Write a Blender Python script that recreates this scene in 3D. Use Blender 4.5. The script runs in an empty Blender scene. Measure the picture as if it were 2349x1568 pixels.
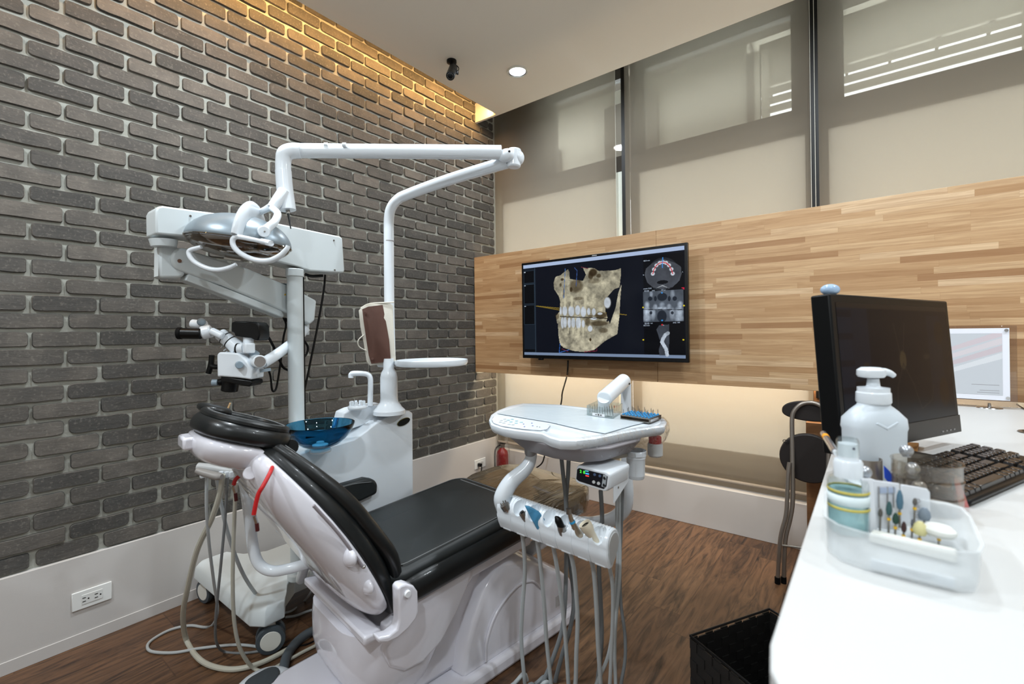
import bpy, bmesh, math, random
import numpy as np
from mathutils import Vector, Matrix
random.seed(7)
SC = bpy.context.scene
COL = SC.collection

# ---------------------------------------------------------------- camera
H = 1.12; F = 1060.0; CX = 1174.5; CY = 763.0; ROLL = 0.0128; YAW = math.radians(37.9)
FW = Vector((-math.sin(YAW), math.cos(YAW), 0)); RT = Vector((math.cos(YAW), math.sin(YAW), 0)); UP = Vector((0, 0, 1))
CAMP = Vector((0, 0, H))
cam_d = bpy.data.cameras.new('camera'); cam = bpy.data.objects.new('camera', cam_d); COL.objects.link(cam)
cam_d.sensor_width = 36; cam_d.lens = 36 * F / 2349; cam_d.shift_y = -21 / 2349
cam_d.clip_start = 0.02; cam_d.clip_end = 100
xc = RT * math.cos(ROLL) - UP * math.sin(ROLL); yc = RT * math.sin(ROLL) + UP * math.cos(ROLL); zc = -FW
cm = Matrix((xc, yc, zc)).transposed().to_4x4(); cm.translation = CAMP
cam.matrix_world = cm
cam_d.dof.use_dof = True; cam_d.dof.focus_distance = 1.9; cam_d.dof.aperture_fstop = 3.2
SC.camera = cam

# ---------------------------------------------------------------- world, lights, exposure
SC.view_settings.view_transform = 'Standard'; SC.view_settings.look = 'None'
SC.view_settings.gamma = 1; SC.view_settings.use_curve_mapping = False
SC.view_settings.exposure = 0.12
w = bpy.data.worlds.new('sky'); SC.world = w; w.use_nodes = True
bg = w.node_tree.nodes['Background']; bg.inputs[0].default_value = (0.90, 0.96, 1.0, 1); bg.inputs[1].default_value = 5.0

CEIL = 2.68; XL = -2.303; YB = 2.74; YP = 2.508; XR = 2.2; YR = -1.6

def lamp(name, kind, loc, power, color, size=0.1, rot=(0, 0, 0), sy=None):
    d = bpy.data.lights.new(name, kind); d.energy = power; d.color = color
    if kind == 'AREA':
        d.shape = 'DISK' if sy is None else 'RECTANGLE'; d.size = size
        if sy is not None: d.size_y = sy
    else:
        d.shadow_soft_size = size
    o = bpy.data.objects.new(name, d); COL.objects.link(o); o.location = loc; o.rotation_euler = rot
    return o
DOWNLIGHTS = [(-1.652, 2.208), (-0.25, 1.75), (-1.55, 0.75), (-0.15, 0.55), (1.1, 1.6), (1.1, 0.4), (-1.45, -0.7), (0.2, -0.8)]
DLP = [9, 15, 22, 4.5, 20, 5, 26, 22]
for (x, y), pw in zip(DOWNLIGHTS, DLP):
    lamp('downlight_lamp', 'AREA', (x, y, CEIL - 0.012), pw, (0.86, 0.94, 1.0), 0.12)
WARM = (1.0, 0.56, 0.20)
lamp('cove_lamp', 'AREA', (-2.13, 0.75, CEIL + 0.05), 22, WARM, 0.03, (0, math.radians(60), 0), 3.6)
lamp('panel_strip_lamp_top', 'AREA', (-0.9, YP + 0.07, 1.60), 2.0, (1, .72, .42), 2.7, (math.radians(150), 0, 0), 0.02)
lamp('panel_strip_lamp_bottom', 'AREA', (-0.9, YP + 0.07, 0.90), 12, (1, .82, .60), 2.7, (math.radians(30), 0, 0), 0.02)

# ---------------------------------------------------------------- pixel -> point on a chosen plane
def ray(x, y):
    u = x - CX; v = CY - y; c, s = math.cos(ROLL), math.sin(ROLL)
    return FW * F + RT * (u * c + v * s) + UP * (-u * s + v * c)
def at(x, y, d): return CAMP + ray(x, y) * (d / F)
def atz(x, y, z): r = ray(x, y); return CAMP + r * ((z - H) / r.z)
def onpl(x, y, p, n): r = ray(x, y); return CAMP + r * ((Vector(p) - CAMP).dot(n) / r.dot(n))
def atX(x, y, X): return onpl(x, y, (X, 0, 0), Vector((1, 0, 0)))
def atY(x, y, Y): return onpl(x, y, (0, Y, 0), Vector((0, 1, 0)))
AC = math.radians(82)
DU = Vector((math.cos(AC), math.sin(AC), 0)); DW = Vector((math.sin(AC), -math.cos(AC), 0)); PC = Vector((-1.3075, 0.455, 0))
def CH(u, w, z): return PC + DU * u + DW * w + UP * z
def onc(x, y, w): return onpl(x, y, PC + DW * w, DW)

# ---------------------------------------------------------------- materials
def lin(c):
    return tuple(((v / 255) / 12.92 if v / 255 <= .04045 else ((v / 255 + .055) / 1.055) ** 2.4) for v in c[:3]) + (1,)
MATS = {}
def mat(name, col=(200, 200, 200), rough=.5, metal=0, trans=0, alpha=1, coat=0, emit=None, es=0, bump=None, ior=1.45, spec=.5, sub=0):
    if name in MATS: return MATS[name]
    m = bpy.data.materials.new(name); m.use_nodes = True; MATS[name] = m
    nt = m.node_tree; b = nt.nodes['Principled BSDF']; I = b.inputs
    I['Base Color'].default_value = lin(col); I['Roughness'].default_value = rough; I['Metallic'].default_value = metal
    I['Transmission Weight'].default_value = trans; I['Alpha'].default_value = alpha; I['Coat Weight'].default_value = coat
    I['IOR'].default_value = ior; I['Specular IOR Level'].default_value = spec
    if emit is not None:
        I['Emission Color'].default_value = lin(emit); I['Emission Strength'].default_value = es
    if bump:
        sc, st, dist = bump[:3]
        tc = nt.nodes.new('ShaderNodeTexCoord'); n = nt.nodes.new('ShaderNodeTexNoise'); bp = nt.nodes.new('ShaderNodeBump')
        mp = nt.nodes.new('ShaderNodeMapping')
        if len(bump) > 3: mp.inputs['Scale'].default_value = bump[3]
        nt.links.new(tc.outputs['Object'], mp.inputs[0]); nt.links.new(mp.outputs[0], n.inputs['Vector'])
        n.inputs['Scale'].default_value = sc; n.inputs['Detail'].default_value = 4
        bp.inputs['Strength'].default_value = st; bp.inputs['Distance'].default_value = dist
        nt.links.new(n.outputs['Fac'], bp.inputs['Height']); nt.links.new(bp.outputs[0], I['Normal'])
    return m
class NT:
    def __init__(s, m): s.nt = m.node_tree; s.b = s.nt.nodes.get('Principled BSDF')
    def n(s, t, **k):
        o = s.nt.nodes.new(t)
        for a, v in k.items(): setattr(o, a, v)
        return o
    def l(s, a, b): s.nt.links.new(a, b)
    def math(s, op, a, b=0.0, c=None):
        o = s.n('ShaderNodeMath', operation=op)
        for i, v in enumerate((a, b) if c is None else (a, b, c)):
            if isinstance(v, (int, float)): o.inputs[i].default_value = v
            else: s.l(v, o.inputs[i])
        return o.outputs[0]
    def ramp(s, fac, stops):
        o = s.n('ShaderNodeValToRGB'); cr = o.color_ramp
        while len(cr.elements) < len(stops): cr.elements.new(.5)
        for e, (p, c) in zip(cr.elements, stops): e.position = p; e.color = lin(c)
        s.l(fac, o.inputs[0]); return o.outputs[0]
    def mix(s, f, a, b, bt='MIX'):
        o = s.n('ShaderNodeMix', data_type='RGBA', blend_type=bt)
        for k, v in ((0, f), (6, a), (7, b)):
            if isinstance(v, (int, float)): o.inputs[k].default_value = v
            elif isinstance(v, tuple): o.inputs[k].default_value = v
            else: s.l(v, o.inputs[k])
        return o.outputs[2]
def plank_mat(name, la, wa, L, W, stops, rough, grain, gcol, knots=True, gap=.004, gdark=.5):
    """planks: la = length axis letter, wa = width axis letter (object space metres)"""
    m = bpy.data.materials.new(name); m.use_nodes = True; g = NT(m)
    tc = g.n('ShaderNodeTexCoord'); sp = g.n('ShaderNodeSeparateXYZ'); g.l(tc.outputs['Object'], sp.inputs[0])
    a = sp.outputs[la]; b = sp.outputs[wa]
    row = g.math('FLOOR', g.math('DIVIDE', b, W))
    wn = g.n('ShaderNodeTexWhiteNoise', noise_dimensions='1D'); g.l(row, wn.inputs['W'])
    ap = g.math('ADD', g.math('DIVIDE', a, L), g.math('MULTIPLY', wn.outputs[0], 7.3))
    colid = g.math('FLOOR', ap)
    cv = g.n('ShaderNodeCombineXYZ'); g.l(row, cv.inputs[0]); g.l(colid, cv.inputs[1])
    w2 = g.n('ShaderNodeTexWhiteNoise', noise_dimensions='2D'); g.l(cv.outputs[0], w2.inputs['Vector'])
    base = g.ramp(w2.outputs[0], stops)
    gv = g.n('ShaderNodeCombineXYZ')
    g.l(g.math('MULTIPLY', a, grain[0]), gv.inputs[0]); g.l(g.math('MULTIPLY', b, grain[1]), gv.inputs[1]); g.l(g.math('MULTIPLY', w2.outputs[0], 37.0), gv.inputs[2])
    no = g.n('ShaderNodeTexNoise'); no.inputs['Scale'].default_value = 1; no.inputs['Detail'].default_value = 6; no.inputs['Roughness'].default_value = .62; no.inputs['Distortion'].default_value = grain[2]
    g.l(gv.outputs[0], no.inputs['Vector'])
    gf = g.ramp(no.outputs[0], [(.30, (255, 255, 255)), (.50, (150, 150, 150)), (.62, (20, 20, 20)), (.75, (0, 0, 0))] if knots else [(.3, (255,) * 3), (.7, (0,) * 3)])
    gm = g.math('MULTIPLY', gf, gdark)
    c = g.mix(gm, base, lin(gcol))
    fb = g.math('FRACT', g.math('DIVIDE', b, W)); fa = g.math('FRACT', ap)
    e1 = g.math('LESS_THAN', fb, gap / W); e2 = g.math('LESS_THAN', fa, gap / L)
    e = g.math('MAXIMUM', e1, e2)
    c = g.mix(g.math('MULTIPLY', e, .35), c, lin(gcol))
    g.l(c, g.b.inputs['Base Color']); g.b.inputs['Roughness'].default_value = rough
    bp = g.n('ShaderNodeBump'); bp.inputs['Strength'].default_value = .25; bp.inputs['Distance'].default_value = .001
    g.l(no.outputs[0], bp.inputs['Height']); g.l(bp.outputs[0], g.b.inputs['Normal'])
    return m
M_WHITE = mat('gloss_white_plastic', (230, 237, 243), .22, coat=.3)
M_WHITE2 = mat('warm_white_plastic', (222, 222, 214), .35)
M_LIL = mat('chair_shell_white', (226, 225, 233), .12, coat=.6)
M_SCOPE = mat('pale_grey_enamel', (208, 216, 218), .38)
M_GREY = mat('grey_plastic', (150, 148, 148), .45)
M_LGREY = mat('light_grey_plastic', (186, 188, 188), .4)
M_HOSE = mat('grey_hose', (178, 184, 186), .42)
M_HOSE2 = mat('beige_hose', (186, 185, 172), .42)
M_HOSED = mat('dark_grey_hose', (118, 122, 124), .5)
M_BLACK = mat('black_plastic', (9, 10, 11), .35, spec=.3)
M_BLACKM = mat('black_matte', (10, 10, 11), .7, spec=.2)
M_RUB = mat('dark_rubber', (62, 68, 72), .6)
M_CHROME = mat('chrome', (205, 205, 205), .18, 1)
M_STEEL = mat('brushed_steel', (150, 146, 140), .34, 1)
M_DSTEEL = mat('dark_satin_steel', (150, 142, 134), .36, .75)
M_LEATHER = mat('black_leather', (20, 23, 24), .34, bump=(420, .18, .0006), coat=.08)
M_LEATHER2 = mat('charcoal_leather', (34, 38, 39), .46, bump=(420, .2, .0006))
M_STITCH = mat('grey_stitching', (120, 122, 122), .7)
M_GLASSB = mat('blue_glass', (70, 134, 164), .02, trans=1, ior=1.3)
M_GLASS = mat('clear_glass', (240, 245, 245), .02, trans=1, ior=1.45)
def thin(name, tint=(250, 250, 250), refl=.5, base=.05, rough=.03):
    if name in MATS: return MATS[name]
    m = bpy.data.materials.new(name); m.use_nodes = True; MATS[name] = m; nt = m.node_tree; N = nt.nodes.new
    t = N('ShaderNodeBsdfTransparent'); t.inputs[0].default_value = lin(tint); g = N('ShaderNodeBsdfGlossy'); g.inputs['Roughness'].default_value = rough
    l = N('ShaderNodeLayerWeight'); l.inputs[0].default_value = .3; a = N('ShaderNodeMath'); a.operation = 'MULTIPLY_ADD'; a.inputs[1].default_value = refl; a.inputs[2].default_value = base
    nt.links.new(l.outputs['Facing'], a.inputs[0]); x = N('ShaderNodeMixShader'); nt.links.new(a.outputs[0], x.inputs[0]); nt.links.new(t.outputs[0], x.inputs[1]); nt.links.new(g.outputs[0], x.inputs[2])
    nt.links.new(x.outputs[0], nt.nodes['Material Output'].inputs[0]); return m
M_ACRYL = thin('clear_acrylic', (244, 248, 248))
M_RED = mat('red_cord', (186, 22, 24), .45)
M_BLUE = mat('sky_blue_rubber', (45, 140, 200), .5)
M_KNOB = mat('blue_grey_knob', (140, 156, 168), .35)
M_YEL = mat('yellow_band', (235, 185, 20), .5)
M_PAPER = mat('white_paper', (232, 234, 238), .7)

# ---------------------------------------------------------------- mesh builder
def frame(d):
    d = d.normalized(); a = Vector((0, 0, 1)) if abs(d.z) < .9 else Vector((1, 0, 0))
    x = d.cross(a).normalized(); return x, d.cross(x).normalized(), d
def smooth_pts(pts, n=6, radii=None):
    P = [Vector(p) for p in pts]; out = []; ro = []
    R = radii or [1] * len(P)
    for i in range(len(P) - 1):
        a = P[i - 1] if i else P[i] * 2 - P[i + 1]; b = P[i]; c = P[i + 1]; d = P[i + 2] if i + 2 < len(P) else c * 2 - b
        for k in range(n):
            t = k / n
            out.append(.5 * ((2 * b) + (c - a) * t + (2 * a - 5 * b + 4 * c - d) * t * t + (3 * b - a - 3 * c + d) * t ** 3))
            ro.append(R[i] * (1 - t) + R[i + 1] * t)
    out.append(P[-1]); ro.append(R[-1])
    return out, ro
PM = {}
class MB:
    def __init__(s): s.v = []; s.f = []; s.m = []; s.cur = 0
    def mi(s, i): s.cur = i; return s
    def face(s, f): s.f.append(f); s.m.append(s.cur)
    def poly(s, pts):
        b = len(s.v); s.v += [Vector(p) for p in pts]; s.face(list(range(b, b + len(pts)))); return s
    def box(s, c, d, rot=None):
        c = Vector(c); b = len(s.v); hx, hy, hz = d[0] / 2, d[1] / 2, d[2] / 2
        for x, y, z in ((-1, -1, -1), (1, -1, -1), (1, 1, -1), (-1, 1, -1), (-1, -1, 1), (1, -1, 1), (1, 1, 1), (-1, 1, 1)):
            p = Vector((x * hx, y * hy, z * hz))
            if rot is not None: p = rot @ p
            s.v.append(c + p)
        for f in ((0, 3, 2, 1), (4, 5, 6, 7), (0, 1, 5, 4), (1, 2, 6, 5), (2, 3, 7, 6), (3, 0, 4, 7)): s.face([b + i for i in f])
        return s
    def hexa(s, p):
        b = len(s.v); s.v += [Vector(q) for q in p]
        for f in ((0, 3, 2, 1), (4, 5, 6, 7), (0, 1, 5, 4), (1, 2, 6, 5), (2, 3, 7, 6), (3, 0, 4, 7)): s.face([b + i for i in f])
        return s
    def loft(s, rings, cap=True, closed=True):
        b = len(s.v); n = len(rings[0])
        for r in rings: s.v += [Vector(p) for p in r]
        for i in range(len(rings) - 1):
            for j in range(n if closed else n - 1):
                k = (j + 1) % n
                s.face([b + i * n + j, b + i * n + k, b + (i + 1) * n + k, b + (i + 1) * n + j])
        if cap:
            s.face([b + j for j in range(n)][::-1]); s.face([b + (len(rings) - 1) * n + j for j in range(n)])
        return s
    def prism(s, pts, n, t, mid=True):
        n = Vector(n).normalized(); o = n * (t / 2)
        P = [Vector(p) for p in pts]
        if not mid: return s.loft([P, [p + n * t for p in P]])
        return s.loft([[p - o for p in P], [p + o for p in P]])
    def tube(s, pts, r, seg=10, sm=6, cap=True, sy=1.0, upv=None):
        R = list(r) if isinstance(r, (list, tuple)) else [r] * len(pts)
        if sm > 1 and len(pts) > 2: P, R = smooth_pts(pts, sm, R)
        else: P = [Vector(p) for p in pts]
        rings = []; x = None
        for i, p in enumerate(P):
            d = (P[min(i + 1, len(P) - 1)] - P[max(i - 1, 0)])
            if d.length < 1e-9: d = Vector((0, 0, 1))
            d.normalize()
            if x is None:
                x = upv.cross(d).normalized() if upv is not None else frame(d)[0]
            x = (x - d * x.dot(d)).normalized(); y = d.cross(x)
            rings.append([p + x * (math.cos(2 * math.pi * k / seg) * R[i]) + y * (math.sin(2 * math.pi * k / seg) * R[i] * sy) for k in range(seg)])
        return s.loft(rings, cap)
    def cyl(s, a, b, r, seg=20, r2=None):
        a = Vector(a); b = Vector(b); x, y, d = frame(b - a)
        return s.loft([[p + x * math.cos(2 * math.pi * k / seg) * q + y * math.sin(2 * math.pi * k / seg) * q for k in range(seg)] for p, q in ((a, r), (b, r if r2 is None else r2))])
    def lathe(s, prof, o, ax=(0, 0, 1), seg=28, cap=True):
        x, y, d = frame(Vector(ax)); o = Vector(o)
        return s.loft([[o + d * z + x * math.cos(2 * math.pi * k / seg) * max(r, 1e-5) + y * math.sin(2 * math.pi * k / seg) * max(r, 1e-5) for k in range(seg)] for r, z in prof], cap)
    def ell(s, c, r, rot=None, seg=20, rings=12, t0=0.0, t1=1.0, cap=True):
        c = Vector(c); L = []
        for i in range(rings + 1):
            th = math.pi * (t0 + (t1 - t0) * i / rings); q = max(math.sin(th), 1e-4); L.append([])
            for k in range(seg):
                ph = 2 * math.pi * k / seg; p = Vector((r[0] * q * math.cos(ph), r[1] * q * math.sin(ph), r[2] * math.cos(th)))
                if rot is not None: p = rot @ p
                L[-1].append(c + p)
        return s.loft(L[::-1], cap)
    def build(s, name, mats, parent=None, bevel=0, bseg=2, sub=0, ang=35, solid=0, kind=None, origin=None):
        if not isinstance(mats, (list, tuple)): mats = [mats]
        me = bpy.data.meshes.new(name)
        if parent is None:
            if origin is None:
                mn = [min(v[i] for v in s.v) for i in range(3)]; mx = [max(v[i] for v in s.v) for i in range(3)]
                origin = Vector(((mn[0] + mx[0]) / 2, (mn[1] + mx[1]) / 2, mn[2]))
            M = Matrix.Translation(origin)
        else: M = PM[parent.name]
        inv = M.inverted()
        me.from_pydata([inv @ v for v in s.v], [], s.f)
        for i, p in enumerate(me.polygons): p.material_index = s.m[i]
        for m in mats: me.materials.append(m)
        bm = bmesh.new(); bm.from_mesh(me); bmesh.ops.recalc_face_normals(bm, faces=bm.faces); bm.to_mesh(me); bm.free()
        me.shade_smooth(); me.set_sharp_from_angle(angle=math.radians(ang))
        o = bpy.data.objects.new(name, me); COL.objects.link(o)
        if parent is None: o.location = origin
        else: o.parent = parent
        PM[o.name] = M
        if solid:
            md = o.modifiers.new('solid', 'SOLIDIFY'); md.thickness = solid; md.offset = 0
        if bevel:
            md = o.modifiers.new('bevel', 'BEVEL'); md.width = bevel; md.segments = bseg; md.limit_method = 'ANGLE'; md.angle_limit = math.radians(35); md.harden_normals = False
            me.shade_smooth(); 
            for e in me.edges: pass
            me.set_sharp_from_angle(angle=math.radians(60))
        if sub:
            md = o.modifiers.new('sub', 'SUBSURF'); md.levels = sub; md.render_levels = sub
            me.set_sharp_from_angle(angle=math.radians(180))
        if kind: o['kind'] = kind
        return o
def tag(o, label, cat, group=None, kind=None):
    o['label'] = label; o['category'] = cat
    if group: o['group'] = group
    if kind: o['kind'] = kind
    return o
def thing(name, label, cat, loc, rz=0, group=None):
    o = bpy.data.objects.new(name, None); COL.objects.link(o); o.empty_display_size = .05
    M = Matrix.Translation(Vector(loc)) @ Matrix.Rotation(rz, 4, 'Z'); o.matrix_world = M; PM[o.name] = M
    return tag(o, label, cat, group)
def struct(o): o['kind'] = 'structure'; return o
def copy_tree(o, parent=None):
    c = o.copy(); COL.objects.link(c); c.parent = parent
    for ch in [q for q in COL.objects if q.parent == o]: copy_tree(ch, c)
    return c
def rrect(cx, cy, w, h, r, n=4):
    out = []
    for (sx, sy, a0) in ((1, 1, 0), (-1, 1, 90), (-1, -1, 180), (1, -1, 270)):
        for k in range(n + 1):
            a = math.radians(a0 + 90 * k / n); out.append((cx + sx * (w / 2 - r) + r * math.cos(a), cy + sy * (h / 2 - r) + r * math.sin(a)))
    return out
def cut(o, cutter):
    md = o.modifiers.new('cut', 'BOOLEAN'); md.object = cutter; md.operation = 'DIFFERENCE'; md.solver = 'EXACT'
    bpy.context.view_layer.update()
    dg = bpy.context.evaluated_depsgraph_get()
    me = bpy.data.meshes.new_from_object(o.evaluated_get(dg)); o.modifiers.clear(); o.data = me
    bpy.data.objects.remove(cutter)
    me.shade_smooth(); me.set_sharp_from_angle(angle=math.radians(35))
def text(name, body, size, o, ex, ey, m, parent, depth=.0004, align='CENTER'):
    """flat lettering: o = centre, ex = reading direction, ey = up direction"""
    cu = bpy.data.curves.new(name, 'FONT'); cu.body = body; cu.size = size; cu.extrude = depth; cu.align_x = align; cu.align_y = 'CENTER'
    tmp = bpy.data.objects.new(name, cu); COL.objects.link(tmp); bpy.context.view_layer.update()
    me = bpy.data.meshes.new_from_object(tmp.evaluated_get(bpy.context.evaluated_depsgraph_get()))
    COL.objects.unlink(tmp); bpy.data.objects.remove(tmp)
    ex = Vector(ex).normalized(); ey = Vector(ey); ey = (ey - ex * ey.dot(ex)).normalized(); ez = ex.cross(ey)
    M = Matrix((ex, ey, ez)).transposed().to_4x4(); M.translation = Vector(o)
    me.transform(PM[parent.name].inverted() @ M); me.materials.clear(); me.materials.append(m)
    ob = bpy.data.objects.new(name, me); COL.objects.link(ob); ob.parent = parent; PM[ob.name] = PM[parent.name]
    return ob

# ================================================================ THE ROOM
M_MORTAR = mat('mortar', (160, 160, 151), .9, bump=(90, .5, .003))
M_BRICK = bpy.data.materials.new('grey_brick'); M_BRICK.use_nodes = True
g = NT(M_BRICK); geo = g.n('ShaderNodeNewGeometry'); tc = g.n('ShaderNodeTexCoord')
n1 = g.n('ShaderNodeTexNoise'); n1.inputs['Scale'].default_value = 14; n1.inputs['Detail'].default_value = 6; g.l(tc.outputs['Object'], n1.inputs['Vector'])
n2 = g.n('ShaderNodeTexNoise'); n2.inputs['Scale'].default_value = 120; n2.inputs['Detail'].default_value = 5; g.l(tc.outputs['Object'], n2.inputs['Vector'])
f = g.math('ADD', g.math('MULTIPLY', geo.outputs['Random Per Island'], .55), g.math('MULTIPLY', n1.outputs[0], .6))
c = g.ramp(f, [(.12, (56, 56, 54)), (.45, (72, 70, 67)), (.70, (88, 84, 79)), (.98, (110, 104, 97))])
c = g.mix(g.math('MULTIPLY', g.ramp(n2.outputs[0], [(.55, (0, 0, 0)), (.75, (255, 255, 255))]), .3), c, lin((150, 145, 135)))
g.l(c, g.b.inputs['Base Color']); g.b.inputs['Roughness'].default_value = .82
bp = g.n('ShaderNodeBump'); bp.inputs['Strength'].default_value = .7; bp.inputs['Distance'].default_value = .004
n3 = g.n('ShaderNodeTexNoise'); n3.inputs['Scale'].default_value = 30; n3.inputs['Detail'].default_value = 8; n3.inputs['Roughness'].default_value = .65
mp = g.n('ShaderNodeMapping'); mp.inputs['Scale'].default_value = (1, .6, 1.6); g.l(tc.outputs['Object'], mp.inputs[0]); g.l(mp.outputs[0], n3.inputs['Vector'])
g.l(n3.outputs[0], bp.inputs['Height']); g.l(bp.outputs[0], g.b.inputs['Normal'])

# left wall: mortar bed + raised culture-stone bricks, one mesh
P = 0.06375; BL = 0.1824; JT = 0.0118
mb = MB(); mb.box((XL - .06, (YR + YB + .12) / 2, 1.5), (.10, YB + .12 - YR, 3.0)); mb.cur = 1
rnd = random.Random(3)
for r in range(41):
    z0 = .322 + r * P + JT * .5; z1 = z0 + P - JT
    off = .2367 + (.5 * BL if r % 2 else 0)
    n = math.floor((YR - off) / BL)
    y = off + n * BL
    while y < 2.755:
        j = rnd.uniform(-.003, .003)
        ya, yb = y + JT / 2 + j, min(y + BL - JT / 2 + rnd.uniform(-.003, .003), 2.752)
        if yb - ya > .02 and ya > YR:
            zz0 = z0 + rnd.uniform(-.002, .0015); zz1 = z1 + rnd.uniform(-.0015, .002); ra = .007 + rnd.random() * .006
            out = []
            for (cy, cz, a0) in ((yb, zz1, 0), (ya, zz1, 90), (ya, zz0, 180), (yb, zz0, 270)):
                rr = min(ra * rnd.uniform(.6, 1.3), .016, (yb - ya) / 3); sx = 1 if cy == yb else -1; sz = 1 if cz == zz1 else -1
                for k in range(4):
                    a = math.radians(a0 + 30 * k); out.append((cy - sx * rr + rr * math.cos(a), cz - sz * rr + rr * math.sin(a)))
                if a0 in (0, 180):   # wobble along the long edges
                    for q in range(1, 5):
                        t = q / 5; yy = (cy * (1 - t) + (ya if cy == yb else yb) * t)
                        out.append((yy, cz + rnd.uniform(-.0016, .0016)))
            cy0 = (ya + yb) / 2; cz0 = (zz0 + zz1) / 2; th = .012 + rnd.uniform(-.002, .004)
            def ring(x, s): return [(x, cy0 + (p[0] - cy0) * (1 - s / (yb - ya)), cz0 + (p[1] - cz0) * (1 - s / (zz1 - zz0))) for p in out]
            mb.loft([ring(XL - .012, 0), ring(XL - .012 + th - .004, .0005), ring(XL - .012 + th, .0035)], cap=True)
        y += BL
WL = struct(mb.build('wall_left', [M_MORTAR, M_BRICK], ang=50))

M_BASE = mat('pale_wood_laminate', (196, 193, 190), .5, bump=(60, .15, .001, (1, 1, 14)))
mb = MB(); mb.box((XL - .001, (YR + YB) / 2, .161), (.022, YB - YR, .322)); mb.box((XL + .0115, (YR + YB) / 2, .022), (.004, YB - YR, .044)); struct(mb.build('baseboard_left', M_BASE, bevel=.0015))
mb = MB(); mb.box((0, YB + .03, .1175), (XR - XL, .06, .235)); struct(mb.build('baseboard_back', M_BASE, bevel=.002))
M_FLOOR = plank_mat('dark_oak_planks', 'Y', 'X', .92, .152, [(0, (88, 62, 42)), (.5, (104, 75, 53)), (1, (122, 90, 64))], .42, (4.0, 30, 1.5), (30, 20, 14), gdark=.95)
mb = MB(); mb.box(((XL + XR) / 2 - .1, (YR + YB + .4) / 2, -.05), (XR - XL + .6, YB + .6 - YR, .1)); fl = struct(mb.build('floor', M_FLOOR, origin=(0, 0, 0)))
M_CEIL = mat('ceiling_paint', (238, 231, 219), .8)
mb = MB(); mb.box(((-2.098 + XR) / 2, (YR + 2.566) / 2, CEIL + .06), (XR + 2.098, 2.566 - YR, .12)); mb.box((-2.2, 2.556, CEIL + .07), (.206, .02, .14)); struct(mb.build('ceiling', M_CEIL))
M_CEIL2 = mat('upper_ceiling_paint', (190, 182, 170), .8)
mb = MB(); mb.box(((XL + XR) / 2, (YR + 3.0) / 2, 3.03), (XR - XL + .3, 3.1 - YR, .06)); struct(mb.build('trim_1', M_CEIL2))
M_WALLP = mat('off_white_wall', (200, 196, 190), .8)
mb = MB(); mb.box((XR + .05, (YR + 3) / 2, 1.5), (.1, 3.1 - YR, 3.0)); struct(mb.build('wall_right', M_WALLP))
mb = MB(); mb.box(((XL + XR) / 2, YR - .05, 1.5), (XR - XL + .2, .1, 3.0)); struct(mb.build('wall_rear', M_WALLP))

# window wall behind the blinds: dark-grey frames, frosted lower panes, clear upper panes
M_WF = mat('window_frame_taupe', (84, 78, 72), .5)
M_FROST = mat('frosted_panel', (236, 232, 220), .6)
gf = NT(M_FROST); tr = gf.n('ShaderNodeBsdfTranslucent'); tr.inputs[0].default_value = lin((244, 242, 236)); df = gf.n('ShaderNodeBsdfDiffuse'); df.inputs[0].default_value = lin((236, 232, 220))
mx = gf.n('ShaderNodeMixShader'); mx.inputs[0].default_value = .45; gf.l(df.outputs[0], mx.inputs[1]); gf.l(tr.outputs[0], mx.inputs[2]); gf.l(mx.outputs[0], gf.nt.nodes['Material Output'].inputs[0])
M_PANE = bpy.data.materials.new('window_glass'); M_PANE.use_nodes = True; gp = NT(M_PANE)
t = gp.n('ShaderNodeBsdfTransparent'); t.inputs[0].default_value = (.92, .95, .94, 1); gl = gp.n('ShaderNodeBsdfGlossy'); gl.inputs['Roughness'].default_value = .02
mx = gp.n('ShaderNodeMixShader'); mx.inputs[0].default_value = .06; gp.l(t.outputs[0], mx.inputs[1]); gp.l(gl.outputs[0], mx.inputs[2]); gp.l(mx.outputs[0], gp.nt.nodes['Material Output'].inputs[0])
YW = 2.90
gx = lambda px: atY(px, 300, 2.775).x
BAYS = [(-2.31, gx(1412)), (gx(1433), gx(1858)), (gx(1878), 2.2)]
CLEAR = [(-1.83, -1.30), (-1.142, -0.328), (-0.099, 0.95)]
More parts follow.
